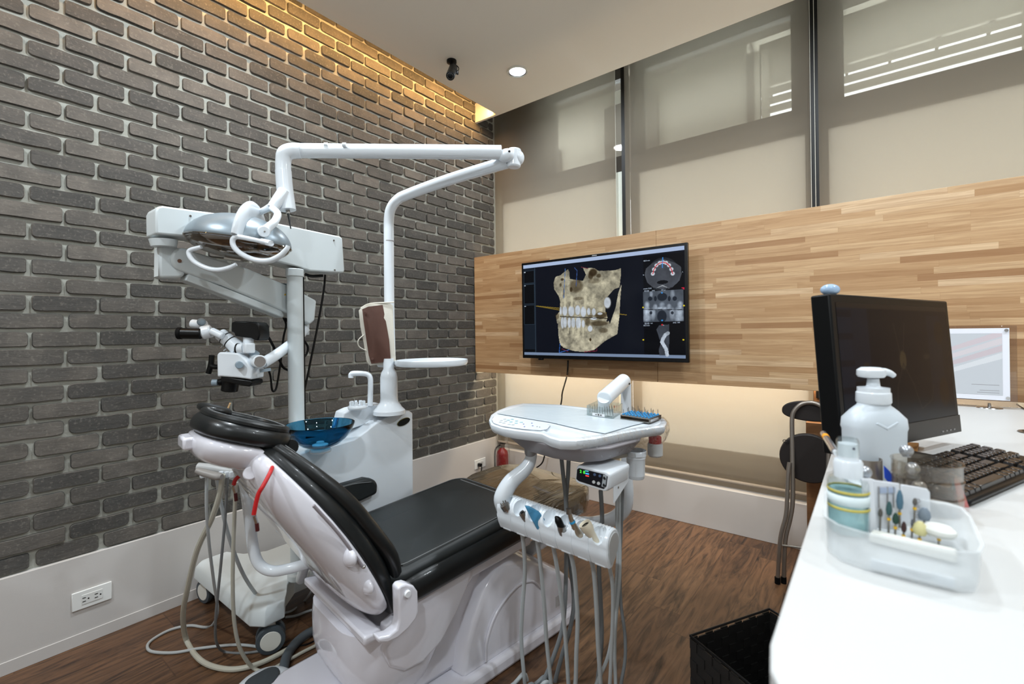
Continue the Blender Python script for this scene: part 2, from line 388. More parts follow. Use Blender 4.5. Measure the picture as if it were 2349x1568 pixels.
for i, ((xa, xb), (ca, cb)) in enumerate(zip(BAYS, CLEAR)):
    xa2, xb2 = xa - .013 if i else -2.4, xb + .013 if i < 2 else 2.3
    root = bpy.data.objects.new('window_%d' % (i + 1), None); COL.objects.link(root); root.location = ((xa + xb) / 2, YW, 0); PM[root.name] = Matrix.Translation(root.location); root['kind'] = 'structure'
    m = MB(); 
    MB().box(((xa2 + xb2) / 2, YW + .02, .21), (xb2 - xa2, .05, .36)).build('lower_rail', mat('sill_grey', (196, 188, 176), .6), root)
    m.box(((xa2 + xb2) / 2, YW + .02, 2.228), (xb2 - xa2, .05, .132))
    m.box(((xa2 + xb2) / 2, YW - .012, 2.185), (xb2 - xa2, .03, .02)); m.box(((xa2 + xb2) / 2, YW - .012, .40), (xb2 - xa2, .03, .03))
    m.box(((xa2 + xb2) / 2, YW + .02, 2.92), (xb2 - xa2, .05, .22))
    m.box(((xa2 + ca) / 2, YW + .02, 2.55), (ca - xa2, .05, .56)); m.box(((xb2 + cb) / 2, YW + .02, 2.55), (xb2 - cb, .05, .56))
    m.box((xa2 + .02, YW + .02, 1.3), (.05, .05, 1.8)); m.box((xb2 - .02, YW + .02, 1.3), (.05, .05, 1.8))
    m.build('window_frame', M_WF, root)
    m = MB(); m.box(((xa2 + xb2) / 2, YW + .03, 1.28), (xb2 - xa2, .012, 1.78)); m.build('frosted_pane', M_FROST, root)
    m = MB(); m.box(((ca + cb) / 2, YW + .03, 2.55), (cb - ca, .006, .52)); m.build('clear_pane', M_PANE, root)
# dark mullions in the gaps between the blinds
M_DARK = mat('black_aluminium', (10, 11, 11), .5)
for k, (xa, xb) in enumerate(((1423.5, 1438), (1853, 1884))):
    xa = gx(xa); xb = gx(xb); m = MB(); m.box(((xa + xb) / 2, 2.80, 1.58), (xb - xa, .030, 2.66)); struct(m.build('trim_%d' % (k + 2), M_DARK))
xa = gx(1410); xb = gx(1423); m = MB(); m.box(((xa + xb) / 2, 2.80, 1.2), (xb - xa, .02, 1.9)); struct(m.build('trim_4', mat('white_channel', (214, 222, 214), .4)))
# outside: covered arcade with joists, beam and louvred opening
M_ARC = mat('arcade_cream', (176, 170, 158), .8); M_ARCD = mat('arcade_dark', (92, 84, 76), .8)
m = MB(); m.box((0, 4.35, 3.70), (8, 2.7, .06)); m.cur = 1
for k in range(24): m.box((-3.8 + k * .33, 4.35, 3.655), (.022, 2.7, .04))
tag(m.build('exterior_soffit', [M_ARC, M_ARCD]), 'pale boarded soffit with thin dark joints outside the windows', 'soffit')
m = MB(); m.box((0, 3.72, 3.32), (8, .16, .16)); m.cur = 1; m.box((0, 3.63, 3.26), (8, .02, .05)); tag(m.build('exterior_beam', [M_ARCD, M_ARC]), 'dark horizontal beam outside above the window panes', 'beam')
lv = thing('louvre_screen', 'cream louvre screen outside the right windows with bright gaps', 'louvre', (.3, 4.0, 0))
for z_, h_ in ((2.66, .16), (2.791, .046), (2.860, .046), (2.9295, .046), (3.14, .33)): MB().box((.375, 4.0, z_), (2.07, .02, h_)).build('slat', M_ARC, lv)
for x in (-.68, -.62, .74, 1.4): MB().box((x, 3.985, 2.95), (.05, .05, .6)).build('upright', M_ARC, lv)
m = MB(); m.box((-2.3, 4.05, 3.0), (3.1, .1, 1.3)); m.cur = 1; m.box((-1.7, 3.98, 2.9), (.5, .06, .6)); m.box((-.72, 3.98, 2.95), (.05, .06, .6)); m.box((-2.6, 3.98, 2.7), (.3, .06, .5))
tag(m.build('exterior_wall', [M_ARC, M_ARCD]), 'cream wall with darker recess outside the left and middle windows', 'wall', kind='structure')

# roller blinds
M_BL = bpy.data.materials.new('screen_fabric'); M_BL.use_nodes = True; gb = NT(M_BL)
df = gb.n('ShaderNodeBsdfDiffuse'); df.inputs[0].default_value = lin((158, 150, 138)); tl = gb.n('ShaderNodeBsdfTranslucent'); tl.inputs[0].default_value = lin((205, 198, 184)); tp = gb.n('ShaderNodeBsdfTransparent'); tp.inputs[0].default_value = (1, .98, .95, 1)
m1 = gb.n('ShaderNodeMixShader'); m1.inputs[0].default_value = .35; gb.l(df.outputs[0], m1.inputs[1]); gb.l(tl.outputs[0], m1.inputs[2])
m2 = gb.n('ShaderNodeMixShader'); m2.inputs[0].default_value = .50; gb.l(m1.outputs[0], m2.inputs[1]); gb.l(tp.outputs[0], m2.inputs[2]); gb.l(m2.outputs[0], gb.nt.nodes['Material Output'].inputs[0])
M_CHAIN = mat('bead_chain', (214, 214, 205), .4)
BLAB = ['leftmost beige roller blind hanging beside the grey brick wall', 'middle beige roller blind hanging between the two dark mullions', 'rightmost wide beige roller blind with bright louvres seen through it']
for i, (xa, xb) in enumerate(BAYS):
    t = thing('roller_blind', BLAB[i], 'blind', ((xa + xb) / 2, 2.775, .25), 0, 'beige roller blinds across the window wall')
    m = MB(); prof = [(2.775, 2.93), (2.775, .46), (2.770, .42), (2.764, .385), (2.77, .35), (2.775, .32), (2.775, .29)]
    n = 6; m.loft([[(xa + (xb - xa) * k / n, y, z) for k in range(n + 1)] for y, z in prof], cap=False, closed=False)
    m.build('fabric', M_BL, t, solid=.0006, ang=60)
    MB().cyl((xa, 2.775, .275), (xb, 2.775, .275), .011, 12).build('hem_bar', mat('blind_hem', (150, 140, 128), .6), t)
    MB().cyl((xa, 2.80, 2.92), (xb, 2.80, 2.92), .022, 14).build('roller_tube', M_LGREY, t)
    if i == 0: cxs = (xb + .004,)
    elif i == 1: cxs = (xb + .004, xb + .022)
    else: cxs = ()
    for cxn in cxs:
        MB().tube([(cxn, 2.765, 2.9), (cxn, 2.765, .9)], .0015, 6, 1).build('bead_chain', M_CHAIN, t)

# wooden wall panel
M_PANEL = plank_mat('finger_jointed_oak', 'X', 'Z', .42, .0262, [(0, (162, 122, 84)), (.14, (188, 150, 108)), (.6, (202, 166, 124)), (.9, (212, 178, 136)), (1, (226, 196, 158))], .5, (3.2, 70, 1.2), (140, 96, 55), knots=False, gap=.0008, gdark=.6)
m = MB(); m.box(((-2.296 - .936) / 2, YP + .018, 1.2565), (1.36 - .0015, .036, .837)); m.box(((-.936 + 1.9) / 2, YP + .018, 1.2565), (2.836 - .0015, .036, .837))
o = m.build('wall_panel', M_PANEL, bevel=.001); tag(o, 'long horizontal light oak strip-wood panel carrying the television', 'panel')
for k, x in enumerate((-1.5, -.35)):
    pass
# small bracket under the panel, wood cabinet end at the back
M_WOODC = plank_mat('brown_cabinet_wood', 'X', 'Z', 1.5, .4, [(0, (132, 92, 58)), (1, (140, 100, 64))], .5, (3, 60, .8), (96, 62, 36), knots=False, gap=.0001)
t = thing('side_cabinet', 'brown wooden cabinet against the window wall behind the folding chair', 'cabinet', (.2, 2.64, 0))
MB().box((.36, 2.65, .34), (1.22, .16, .68)).build('body', M_WOODC, t, bevel=.001)
MB().box((.45, 2.66, .73), (1.22, .15, .095)).build('upper_rail', M_WOODC, t, bevel=.001)
MB().box((-.192, 2.62, .796), (.056, .03, .07)).build('bracket', M_WOODC, t)
MB().box((-.197, 2.602, .812), (.026, .012, .034)).build('slot', M_BLACKM, t)

# downlights
DLAB = ['round recessed downlight glowing white in the ceiling beside the black camera', 'round ceiling downlight above the far left end of the desk', 'round ceiling downlight above the dental chair headrest', 'round ceiling downlight above the near corner of the desk', 'round ceiling downlight above the right part of the desk, towards the windows', 'round ceiling downlight above the right part of the desk, near the rear', 'round ceiling downlight near the rear wall on the brick side', 'round ceiling downlight near the rear wall behind the desk']
for i, (x, y) in enumerate(DOWNLIGHTS):
    t = thing('downlight', DLAB[i], 'downlight', (x, y, CEIL - .004), 0, None if i == 0 else 'ceiling downlights outside the picture')
    MB().lathe([(.052, -.004), (.062, -.004), (.062, .004), (.048, .004)], (x, y, CEIL - .004), cap=False).build('trim_ring', M_WHITE2, t)
    MB().lathe([(0, 0), (.048, 0), (.048, .003), (0, .003)], (x, y, CEIL - .003), cap=False).build('diffuser', mat('lamp_diffuser', (255, 255, 255), .5, emit=(235, 245, 255), es=9), t)

# security camera
cp = atz(1036, 139, CEIL)
t = thing('security_camera', 'black bullet security camera with ring of leds on ceiling', 'camera', cp)
MB().lathe([(0, 0), (.028, 0), (.028, -.012), (.012, -.018), (.010, -.05)], cp, cap=False).build('mount', M_BLACK, t)
bc = at(1040, 156, (cp - CAMP).dot(FW) - .02); lc = at(1033, 174, (cp - CAMP).dot(FW) - .10)
MB().cyl(bc, lc, .024, 24).build('housing', M_BLACK, t, bevel=.003)
ax = (lc - bc).normalized(); x_, y_, _ = frame(ax)
MB().lathe([(0, 0), (.019, 0), (.021, .002), (.0235, .002), (.0235, -.004)], lc, ax, cap=False).build('lens_face', mat('lens_black', (6, 7, 9), .08), t)
for k in range(12):
    a = k * math.pi / 6; MB().ell(lc + ax * .003 + (x_ * math.cos(a) + y_ * math.sin(a)) * .0155, (.0018,) * 3, seg=6, rings=4).build('led', M_CHROME, t)
MB().tube([bc + UP * .03, bc + UP * .0 + RT * .03, (bc + lc) / 2 + RT * .03 - UP * .0, (bc + lc) / 2 + RT * .02], .003, 6).build('cable', M_BLACK, t)
MB().box((bc + lc) / 2 + RT * .024, (.008, .03, .02)).build('adjuster', M_BLACK, t)

# ================================================================ DENTAL CHAIR
chair = thing('dental_chair', 'reclining dental chair with black leather cushions on glossy white base', 'dental chair', CH(.6, 0, 0), AC)
def oval(c, ex, ey, a, b, n=28, p=2.0, bfront=None):
    out = []
    for k in range(n):
        t = 2 * math.pi * k / n; ct, st = math.cos(t), math.sin(t)
        x = a * math.copysign(abs(ct) ** (2 / p), ct); bb = b if (st >= 0 or bfront is None) else bfront
        y = bb * math.copysign(abs(st) ** (2 / p), st); out.append(c + ex * x + ey * y)
    return out
# floor plate
pl = [CH(u, w_, 0) for u, w_ in [(1.19, .20), (1.17, .232), (1.1, .238), (.35, .238), (.22, .225), (.12, .17), (.07, .07), (.07, -.07), (.12, -.17), (.22, -.225), (.35, -.238), (1.1, -.238), (1.19, -.2)]]
MB().prism(pl, UP, .052, mid=False).build('base_plate', M_LIL, chair, bevel=.014, bseg=3)
# front pedestal cover
prof = [(.605, .05), (.618, .13), (.65, .21), (.70, .29), (.75, .335), (.80, .347), (.90, .325), (1.01, .262), (1.10, .205), (1.148, .165), (1.165, .12), (1.165, .05)]
m = MB(); rings = []
for w_, s in ((-.215, .90), (-.205, .96), (-.17, 1.0), (0, 1.02), (.17, 1.0), (.205, .96), (.215, .90)):
    rings.append([CH(.88 + (u - .88) * (1 - (1 - s) * .5), w_, .05 + (z - .05) * s) for u, z in prof])
m.loft(rings); m.build('pedestal_cover', M_LIL, chair, bevel=.02, bseg=4, ang=50)
MB().tube([CH(.70, .217, .06), CH(.705, .219, .13), CH(.75, .219, .20), (CH(.84, .218, .245)), CH(.92, .217, .235), CH(.97, .217, .19)], .004, 8).build('pedestal_rib', M_LIL, chair)
MB().prism([CH(1.05, .2155, .085), CH(1.12, .2155, .085), CH(1.12, .2155, .125), CH(1.05, .2155, .125)], DW, .001).build('rating_label', mat('label_silver', (190, 190, 192), .4), chair)
# folding mid cover between pedestal and lift housing
MB().prism([CH(u, 0, z) for u, z in [(.42, .05), (.62, .05), (.74, .20), (.74, .36), (.55, .37), (.42, .25)]], DW, .33).build('bellows_cover', M_LIL, chair, bevel=.02)
# swinging lift housing
m = MB(); rings = []
for z, ur, uf, hw, rad in ((.052, .40, .46, .09, .03), (.075, .345, .50, .135, .05), (.11, .30, .53, .17, .08), (.16, .272, .565, .188, .11), (.21, .262, .60, .195, .12), (.27, .262, .63, .197, .12), (.307, .266, .645, .197, .12), (.312, .285, .65, .185, .11), (.313, .405, .66, .19, .06), (.345, .42, .685, .195, .06), (.385, .43, .705, .19, .06), (.40, .44, .70, .18, .06)):
    rings.append([CH(a, b + .022, z) for a, b in rrect((ur + uf) / 2, 0, uf - ur, hw * 2, min(rad, (uf - ur) / 2 - .002), 7)])
m.loft(rings); m.build('lift_housing', M_LIL, chair, ang=60)
prof2 = [(.345, .335), (.335, .27), (.355, .215), (.40, .18), (.46, .175), (.53, .205), (.59, .27), (.64, .345), (.655, .38), (.50, .385)]
MB().loft([[CH(.47 + (u - .47) * s, w_, .28 + (z - .28) * s) for u, z in prof2] for w_, s in ((.19, 1), (.214, .985), (.222, .93))]).build('side_cover', M_LIL, chair, bevel=.008, bseg=3)
# hinge yoke on the right side
yk = [onc(x, y, .27) for x, y in [(905, 1345), (912, 1336), (925, 1333), (942, 1338), (951, 1350), (953, 1395), (948, 1412), (930, 1435), (905, 1457), (880, 1468), (862, 1468), (860, 1456), (885, 1450), (903, 1436), (908, 1415)]]
m = MB(); m.prism(yk, DW, .034); m.build('hinge_yoke', M_LIL, chair, bevel=.006, bseg=3)
MB().box(CH(.305, .02, .326), (.05, .42, .024), Matrix((DU, DW, UP)).transposed()).build('hinge_cross_bar', M_LIL, chair, bevel=.006)
pv = onc(934, 1361, .288); MB().lathe([(0, .006), (.008, .006), (.010, 0), (.010, -.002)], pv, DW, 16, cap=False).build('pivot_cap', M_PAPER, chair)

# backrest: shell behind, cushion in front
TOP = (.068, .832); BOT = (.352, .372)
def bc_(s):
    u = TOP[0] + (BOT[0] - TOP[0]) * s; z = TOP[1] + (BOT[1] - TOP[1]) * s
    b = .022 * math.sin(math.pi * s)
    return u + b * .85, z + b * .52
tu, tz = BOT[0] - TOP[0], BOT[1] - TOP[1]; L_ = math.hypot(tu, tz); tu /= L_; tz /= L_
NB = (DU * tz - UP * tu).normalized()   # towards the back (down, away from feet)
if NB.z > 0: NB = -NB
rings = []
for s, Wd, D in ((-.02, .10, .012), (.0, .135, .028), (.05, .16, .045), (.15, .19, .062), (.3, .222, .075), (.5, .245, .078), (.7, .252, .075), (.85, .25, .068), (.95, .238, .052), (1.0, .215, .034), (1.02, .18, .012)):
    u, z = bc_(s); c = CH(u, 0, z)
    rings.append(oval(c, DW, -NB, Wd, .014, 36, 3.2, D + .004))
m = MB(); m.loft(rings); m.build('backrest_shell', M_LIL, chair, sub=1, ang=180)
rings = []
for s, Wd, D in ((-.03, .09, .02), (.0, .125, .036), (.08, .158, .042), (.22, .20, .05), (.4, .232, .060), (.6, .246, .066), (.8, .246, .062), (.95, .238, .052), (1.04, .225, .04), (1.07, .20, .02)):
    u, z = bc_(s); c = CH(u, 0, z) - NB * .012
    rings.append(oval(c, DW, -NB, Wd, D, 36, 3.0, .012))
m = MB(); m.loft(rings); bkc = m.build('backrest_cushion', M_LEATHER, chair, sub=1, ang=180)
for sg in (-1, 1):
    pts = []
    for s, Wd, D in ((.0, .10, .026), (.08, .132, .032), (.22, .172, .040), (.4, .20, .050), (.6, .212, .055), (.8, .212, .064), (.95, .207, .046), (1.03, .20, .03)):
        u, z = bc_(s); pts.append(CH(u, sg * Wd, z) - NB * (.010 + D))
    MB().tube(pts, [.012, .016, .02, .022, .022, .020, .016, .008], 14).build('side_bolster', M_LEATHER, chair)
    MB().tube([p - DW * sg * .014 - NB * .017 for p in pts], .0014, 6).build('piping', M_STITCH, chair)
u, z = bc_(.93); MB().tube([CH(u, -.2, z) - NB * .07, CH(u + .02, 0, z - .0) - NB * .075, CH(u, .2, z) - NB * .07], .03, 14).build('lumbar_roll', M_LEATHER, chair)
# trim rail along the shell side and screw
sd = [bc_(s) for s in (.25, .45, .66)]
MB().tube([CH(u, .253, z) + NB * .006 for u, z in sd], .004, 8).build('side_groove', mat('shell_groove', (150, 144, 150), .4), chair)
MB().ell(CH(sd[2][0], .258, sd[2][1]) + NB * .005, (.005, .005, .005), seg=10, rings=6).build('screw', M_CHROME, chair)
u, z = bc_(.77); MB().ell(CH(u, .243, z) + NB * .02, (.026, .012, .020), seg=14, rings=8).build('side_boss', M_LIL, chair)
u, z = bc_(.58); MB().ell(CH(u, .243, z) + NB * .018, (.03, .014, .024), seg=14, rings=8).build('side_boss', M_LIL, chair)

# headrest
hu = (DU * math.cos(math.radians(-20)) + UP * math.sin(math.radians(-20))).normalized()
hn = hu.cross(DW); hn = hn if hn.z > 0 else -hn
hc = CH(.056, 0, .858)
def hring(off, a, b, lift=0, p=2.6): return oval(hc + hn * off + hu * lift, hu, DW, a, b, 40, p)
MB().loft([hring(-.072, .05, .05, .01), hring(-.066, .085, .09), hring(-.045, .102, .118), hring(-.02, .110, .128), hring(.0, .108, .126)]).build('headrest_shell', M_LIL, chair, sub=1, ang=180)
MB().loft([hring(-.006, .106, .122), hring(.002, .112, .130), hring(.022, .114, .134), hring(.040, .106, .124), hring(.048, .085, .100), hring(.040, .055, .065), hring(.038, .02, .02)]).build('headrest_cushion', M_LEATHER, chair, sub=1, ang=180)
o_ = oval(hc + hn * .044, hu, DW, .092, .112, 40, 2.6); MB().tube(o_ + [o_[0]], .010, 10, 2).build('headrest_piping', M_LEATHER, chair)
o_ = oval(hc + hn * .053, hu, DW, .086, .105, 40, 2.6); MB().tube(o_ + [o_[0]], .0012, 6, 2).build('headrest_stitching', M_STITCH, chair)
nk = hc + hu * -.055 - DW * .10 + hn * .050
MB().loft([oval(nk + hn * k, hu, DW, a, b, 24, 2.4) for k, a, b in ((-.012, .03, .045), (-.008, .04, .06), (.006, .042, .062), (.012, .03, .05))]).build('headrest_wing', M_LEATHER, chair, sub=1, ang=180)
nk2 = hc + hu * .100 + DW * .03 + hn * .006
MB().tube([nk2 - DW * .10, nk2 - DW * .0 + hu * .006, nk2 + DW * .06], .020, 14).build('neck_roll', M_LEATHER, chair)
MB().cyl(hc + hu * .03 - hn * .07, CH(*[.075, 0, .80]) , .022, 14).build('headrest_stem', M_STEEL, chair)
MB().cyl(onc(574, 1085, .10), onc(574, 1085, .125), .016, 20).build('release_knob', M_LIL, chair, bevel=.003)
MB().box(hc - hu * .105 - hn * .03, (.035, .07, .03), Matrix((DU, DW, UP)).transposed()).build('headrest_tab', M_LIL, chair, bevel=.006)

# seat
def slab(us, ws, zt, zb, r=.05, n=6):
    pass
def plan(u0, u1, wd, r, n=6): return [(a, b) for a, b in rrect((u0 + u1) / 2, 0, u1 - u0, wd * 2, r, n)]
def seatz(u): return .448 + (u - .4) * .085
P1 = plan(.372, .965, .25, .07)
def inset(P, d, cu=.67): return [(cu + (u - cu) * (1 - d / .30), w_ * (1 - d / .25)) for u, w_ in P]
rings = [[CH(u, w_, seatz(u) + off) for u, w_ in inset(P1, d)] for off, d in ((-.085, .03), (-.078, .012), (-.06, 0), (-.025, 0), (-.008, .008), (0, .03))]
MB().loft(rings).build('seat_cushion', M_LEATHER, chair, ang=60)
P2 = plan(.345, .95, .228, .06)
rings = [[CH(u, w_, seatz(u) + off + (.006 * math.sin(u * 40) if off > .01 and u < .45 else 0)) for u, w_ in inset(P2, d)] for off, d in ((-.012, .0), (.0, -.006), (.014, 0), (.022, .02), (.024, .06), (.022, .14))]
MB().loft(rings).build('seat_pad', M_LEATHER2, chair, ang=60)
pp = [CH(u, w_, seatz(u) + .0235) for u, w_ in inset(P2, .025)]; MB().tube(pp + [pp[0]], .0012, 6, 1).build('seat_stitching', M_STITCH, chair)
MB().tube([CH(.905, w_, seatz(.905) + .0240) for w_ in (-.17, -.1, 0, .1, .17)], .002, 6).build('front_stitching', M_STITCH, chair)
MB().prism([CH(u, 0, z) for u, z in [(.45, .33), (.93, .36), (.93, .40), (.45, .37)]], DW, .42).build('seat_frame', M_LIL, chair, bevel=.01)
# leg rest under a brown translucent cover
P3 = [(u, w_ + .015) for u, w_ in rrect(1.09, 0, .38, .50, .13, 8)]
def lz(u): return .487 + .012 * math.sin((u - .9) * 6)
rings = [[CH(1.09 + (u - 1.09) * s, w_ * s, lz(u) + off) for u, w_ in P3] for off, s in ((-.075, .93), (-.065, .98), (-.03, 1.0), (-.01, .985), (0, .94), (.002, .7))]
MB().loft(rings).build('leg_rest_cushion', M_LEATHER, chair, ang=60)
M_FILM2 = mat('brown_plastic_cover', (104, 88, 66), .2, coat=.9, bump=(5, 1.0, .06, (1.2, 12, 1)))
m = MB(); rnd = random.Random(5)
rings = []
for off, s in ((-.080, .985), (-.05, 1.01), (-.03, 1.015), (-.004, 1.01), (.008, .96), (.010, .7), (.010, .3)):
    rings.append([CH(1.09 + (u - 1.09) * s * (1 + (.02 * math.sin(i * 2.7) if off < -.05 else 0)), w_ * s, lz(u) + off + (rnd.uniform(-.006, .006) if off < -.05 else rnd.uniform(-.0015, .0015))) for i, (u, w_) in enumerate(P3)])
m.loft(rings); m.f.pop(); m.m.pop()
m.face([len(m.v) - len(P3) + j for j in range(len(P3))]); m.build('leg_rest_cover', M_FILM2, chair, ang=60)
MB().tube([CH(1.255, w_, .486 + .004 * math.sin(w_ * 60)) for w_ in [-.2 + k * .03 for k in range(14)]], .0022, 6).build('cover_seam', M_BLACKM, chair)
# far armrest
arm = [onc(x, y, -.30) for x, y in [(757, 1125), (770, 1110), (830, 1093), (852, 1096), (859, 1106), (858, 1128), (820, 1146), (780, 1152)]]
MB().prism(arm, DW, .06).build('armrest', M_LEATHER2, chair, bevel=.012, bseg=3)
MB().tube([onc(775, 1119, -.268), onc(815, 1109, -.268), onc(852, 1105, -.268)], .0012, 6).build('armrest_stitching', M_STITCH, chair)
MB().cyl(onc(800, 1140, -.30), CH(.45, -.30, .36), .016, 12).build('armrest_post', M_LIL, chair)

# red bib cord round the headrest, with clips
t = thing('bib_cord', 'red coiled bib cord with metal clips hanging behind the headrest', 'cord', onc(610, 1180, .14))
MB().tube([onc(626, 1068, .15), onc(619, 1085, .185), onc(603, 1115, .2), onc(594, 1130, .2), onc(588, 1150, .2), onc(582, 1180, .2)], .0048, 10).build('cord', M_RED, t)
MB().tube([onc(548, 1092, .02), onc(540, 1100, .02), onc(536, 1112, .02)], .0048, 10).build('cord', M_RED, t)
for x, y, w_ in ((584, 1183, .2), (535, 1114, .02)):
    a = onc(x, y, w_); b = onc(x + 5, y + 16, w_); c_ = onc(x + 7, y + 34, w_)
    MB().tube([a, b], .004, 8).build('clip', M_CHROME, t); MB().cyl(b, c_, .0045, 6).build('clip_grip', mat('dark_red_grip', (70, 14, 16), .5), t)

# ================================================================ CUSPIDOR UNIT
WF = -.30; WB = -.485
unit = thing('cuspidor_unit', 'white dental side unit with blue glass spittoon bowl beside the chair', 'dental unit', CH(.52, -.39, 0), AC)
face = [(.283, .40), (.763, .40), (.765, .795), (.750, .805), (.70, .808), (.655, .80), (.60, .778), (.555, .752), (.51, .73), (.44, .722), (.33, .718), (.29, .708), (.283, .69)]
rings = [[CH(.52 + (u - .52) * s, w_, .6 + (z - .6) * s) for u, z in face] for w_, s in ((WB, .97), (WB + .015, 1), (WF - .014, 1), (WF - .004, .99), (WF, .97))]
MB().loft(rings).build('body', M_WHITE, unit, bevel=.004, bseg=2, ang=50)
# raised apron following the top curve
MB().box(CH(.56, -.37, .34), (.10, .16, .14), Matrix((DU, DW, UP)).transposed()).build('support_bracket', M_WHITE, unit, bevel=.006)
ap = [(.30, .16), (.755, .16), (.757, .74), (.66, .745), (.59, .70), (.52, .665), (.44, .64), (.30, .63)]
bd = onc(926, 967, WF + .002)
bp_ = [bd + DU * .028 * math.cos(a * math.pi / 12) * (1 + .0) + UP * (.013 * math.sin(a * math.pi / 12) + .006 * math.cos(a * math.pi / 12)) for a in range(24)]
MB().prism(bp_, DW, .006).build('badge', mat('badge_black', (12, 16, 13), .15), unit)
MB().tube(bp_ + [bp_[0]], .0016, 6, 1).build('badge_rim', mat('badge_gold', (150, 140, 80), .3, 1), unit)
bc0 = atz(735, 1036, .722)
MB().lathe([(.034, 0), (.036, .006), (.032, .012), (.02, .014)], bc0, cap=False).build('bowl_socket', M_WHITE, unit)
BP = [(.012, .014), (.035, .016), (.062, .027), (.086, .047), (.104, .073), (.113, .094)]
BI = [(r - .0035, z + .0015) for r, z in BP[::-1]]; BI[-1] = (.0, .018)
MB().lathe([(0.0, .0135)] + BP + [(.1125, .097), (.110, .096)] + BI, bc0, seg=48, cap=False).build('bowl', M_GLASSB, unit)
MB().lathe([(0, .036), (.012, .036), (.014, .030), (.026, .026), (.026, .021), (0, .021)], bc0, cap=False).build('drain_cover', mat('pale_blue_plastic', (196, 222, 236), .4), unit)
# water block + cup filler
blk = [(.505, .735), (.655, .79), (.658, .835), (.60, .842), (.54, .835), (.51, .80)]
MB().prism([CH(u, -.40, z) for u, z in [(.478, .758), (.50, .752), (.66, .775), (.662, .838), (.60, .838), (.53, .832), (.496, .822)]], DW, .075).build('water_block', M_WHITE, unit, bevel=.006, bseg=3)
cb = atz(820, 937, .835)
m = MB(); m.lathe([(0, 0), (.034, 0), (.036, .006), (.034, .012), (.028, .014), (0, .014)], cb, cap=False)
for k in range(9):
    a = k * 2 * math.pi / 9; m.box(cb + Vector((.025 * math.cos(a), .025 * math.sin(a), .021)), (.009, .009, .016), Matrix.Rotation(a, 3, 'Z'))
m.build('strainer_cap', M_WHITE, unit)
sp = atz(849, 930, .838); dd = (sp - CAMP).dot(FW)
MB().tube([sp, at(850, 885, dd), at(849, 866, dd), at(842, 858, dd), at(825, 856, dd), at(807, 857, dd), at(805, 866, dd)], .0105, 12, 5).build('cup_filler_spout', M_WHITE, unit)
sq = [bc0 + Vector((.0, .0, .0))]
MB().tube([CH(.50, -.395, .775), CH(.485, -.39, .79), CH(.47, -.385, .775), CH(.465, -.385, .765)], .006, 8).build('bowl_rinse_spout', mat('blue_spout', (60, 160, 215), .3), unit)

# ================================================================ OPERATING LIGHT on the unit
PD = 1.905
fl0 = atz(893, 947, .806)
lp = thing('operating_light', 'white dental operating light on long articulated arm above the chair', 'lamp', fl0)
def pz(y): return at(893, y, PD).z - fl0.z
MB().lathe([(.064, -.002), (.062, .012), (.050, .024), (.044, .034), (.036, .045), (.034, .06), (.034, pz(862)), (.030, pz(852)), (.0215, pz(843)), (.0215, pz(820)), (0, pz(820))], fl0, cap=False).build('pole_sleeve', M_WHITE, lp)
pole = [at(896, 830, PD), at(893, 700, PD), at(892, 560, PD), at(892, 505, PD), at(897, 478, PD - .005), at(912, 458, PD - .015), at(935, 446, PD - .03), at(1030, 412, PD - .10), at(1165, 371, PD - .19)]
MB().tube(pole, [.0205] * 6 + [.0215, .0225, .0235], 20, 6).build('pole', M_WHITE, lp)
MB().cyl(at(892.5, 552, PD), at(892.5, 554, PD), .0209, 20).build('pole_seam', M_GREY, lp)
jd = PD - .20
MB().cyl(at(1178, 384, jd), at(1180, 342, jd), .026, 20).build('swivel_joint', M_WHITE, lp, bevel=.006)
MB().ell(at(1188, 362, jd), (.024, .024, .028)).build('joint_cap', M_WHITE, lp)
MB().ell(at(1160, 357, jd - .02), (.034, .026, .024)).build('joint_cap', M_WHITE, lp)
MB().box(at(1165, 348, jd - .045), (.02, .004, .006)).build('joint_slot', M_BLACKM, lp)
ua = [at(1150, 350, jd - .02), at(1060, 349, jd - .03), at(800, 347, 1.66), at(676, 346, 1.62)]
MB().tube(ua, .0245, 20, 4).build('spring_arm', M_WHITE, lp)
MB().tube([p + UP * .024 for p in ua], .004, 8, 4).build('arm_ridge', M_WHITE, lp)
for x in (748, 790): MB().cyl(at(x - 4, 332, 1.63), at(x + 4, 332, 1.63), .0075, 10).build('cable_clip', M_WHITE, lp)
el = [at(690, 346, 1.62), at(672, 346, 1.615), at(655, 352, 1.61), at(650, 370, 1.61), at(650, 395, 1.61)]
MB().tube(el, [.026, .027, .0275, .0255, .0255], 20, 5).build('elbow', M_WHITE, lp)
MB().tube([at(650, 392, 1.61), at(653, 430, 1.61), at(660, 482, 1.61)], [.0265, .027, .0275], 20, 3).build('drop_tube', M_WHITE, lp)
MB().cyl(at(660, 482, 1.61), at(661, 490, 1.61), .007, 10).build('antenna_nut', M_STEEL, lp)
MB().cyl(at(661, 488, 1.61), at(667, 524, 1.60), .0045, 10, .002).build('antenna_tip', M_BLACK, lp)
MB().tube([at(652, 440, 1.60), at(636, 462, 1.58), at(624, 478, 1.57)], [.022, .020, .0175], 16, 4).build('branch_tube', M_WHITE, lp)
MB().tube([at(622, 474, 1.57), at(606, 482, 1.58), at(580, 494, 1.60), at(568, 500, 1.60)], [.013, .0105, .0105, .010], 12, 4).build('yoke_arm', M_WHITE, lp)
MB().tube([at(626, 478, 1.56), at(637, 490, 1.52), at(630, 508, 1.49), at(615, 522, 1.475), at(604, 532, 1.47)], [.013, .0115, .0125, .014, .0165], 14, 5, sy=.8).build('yoke_arm', M_WHITE, lp)
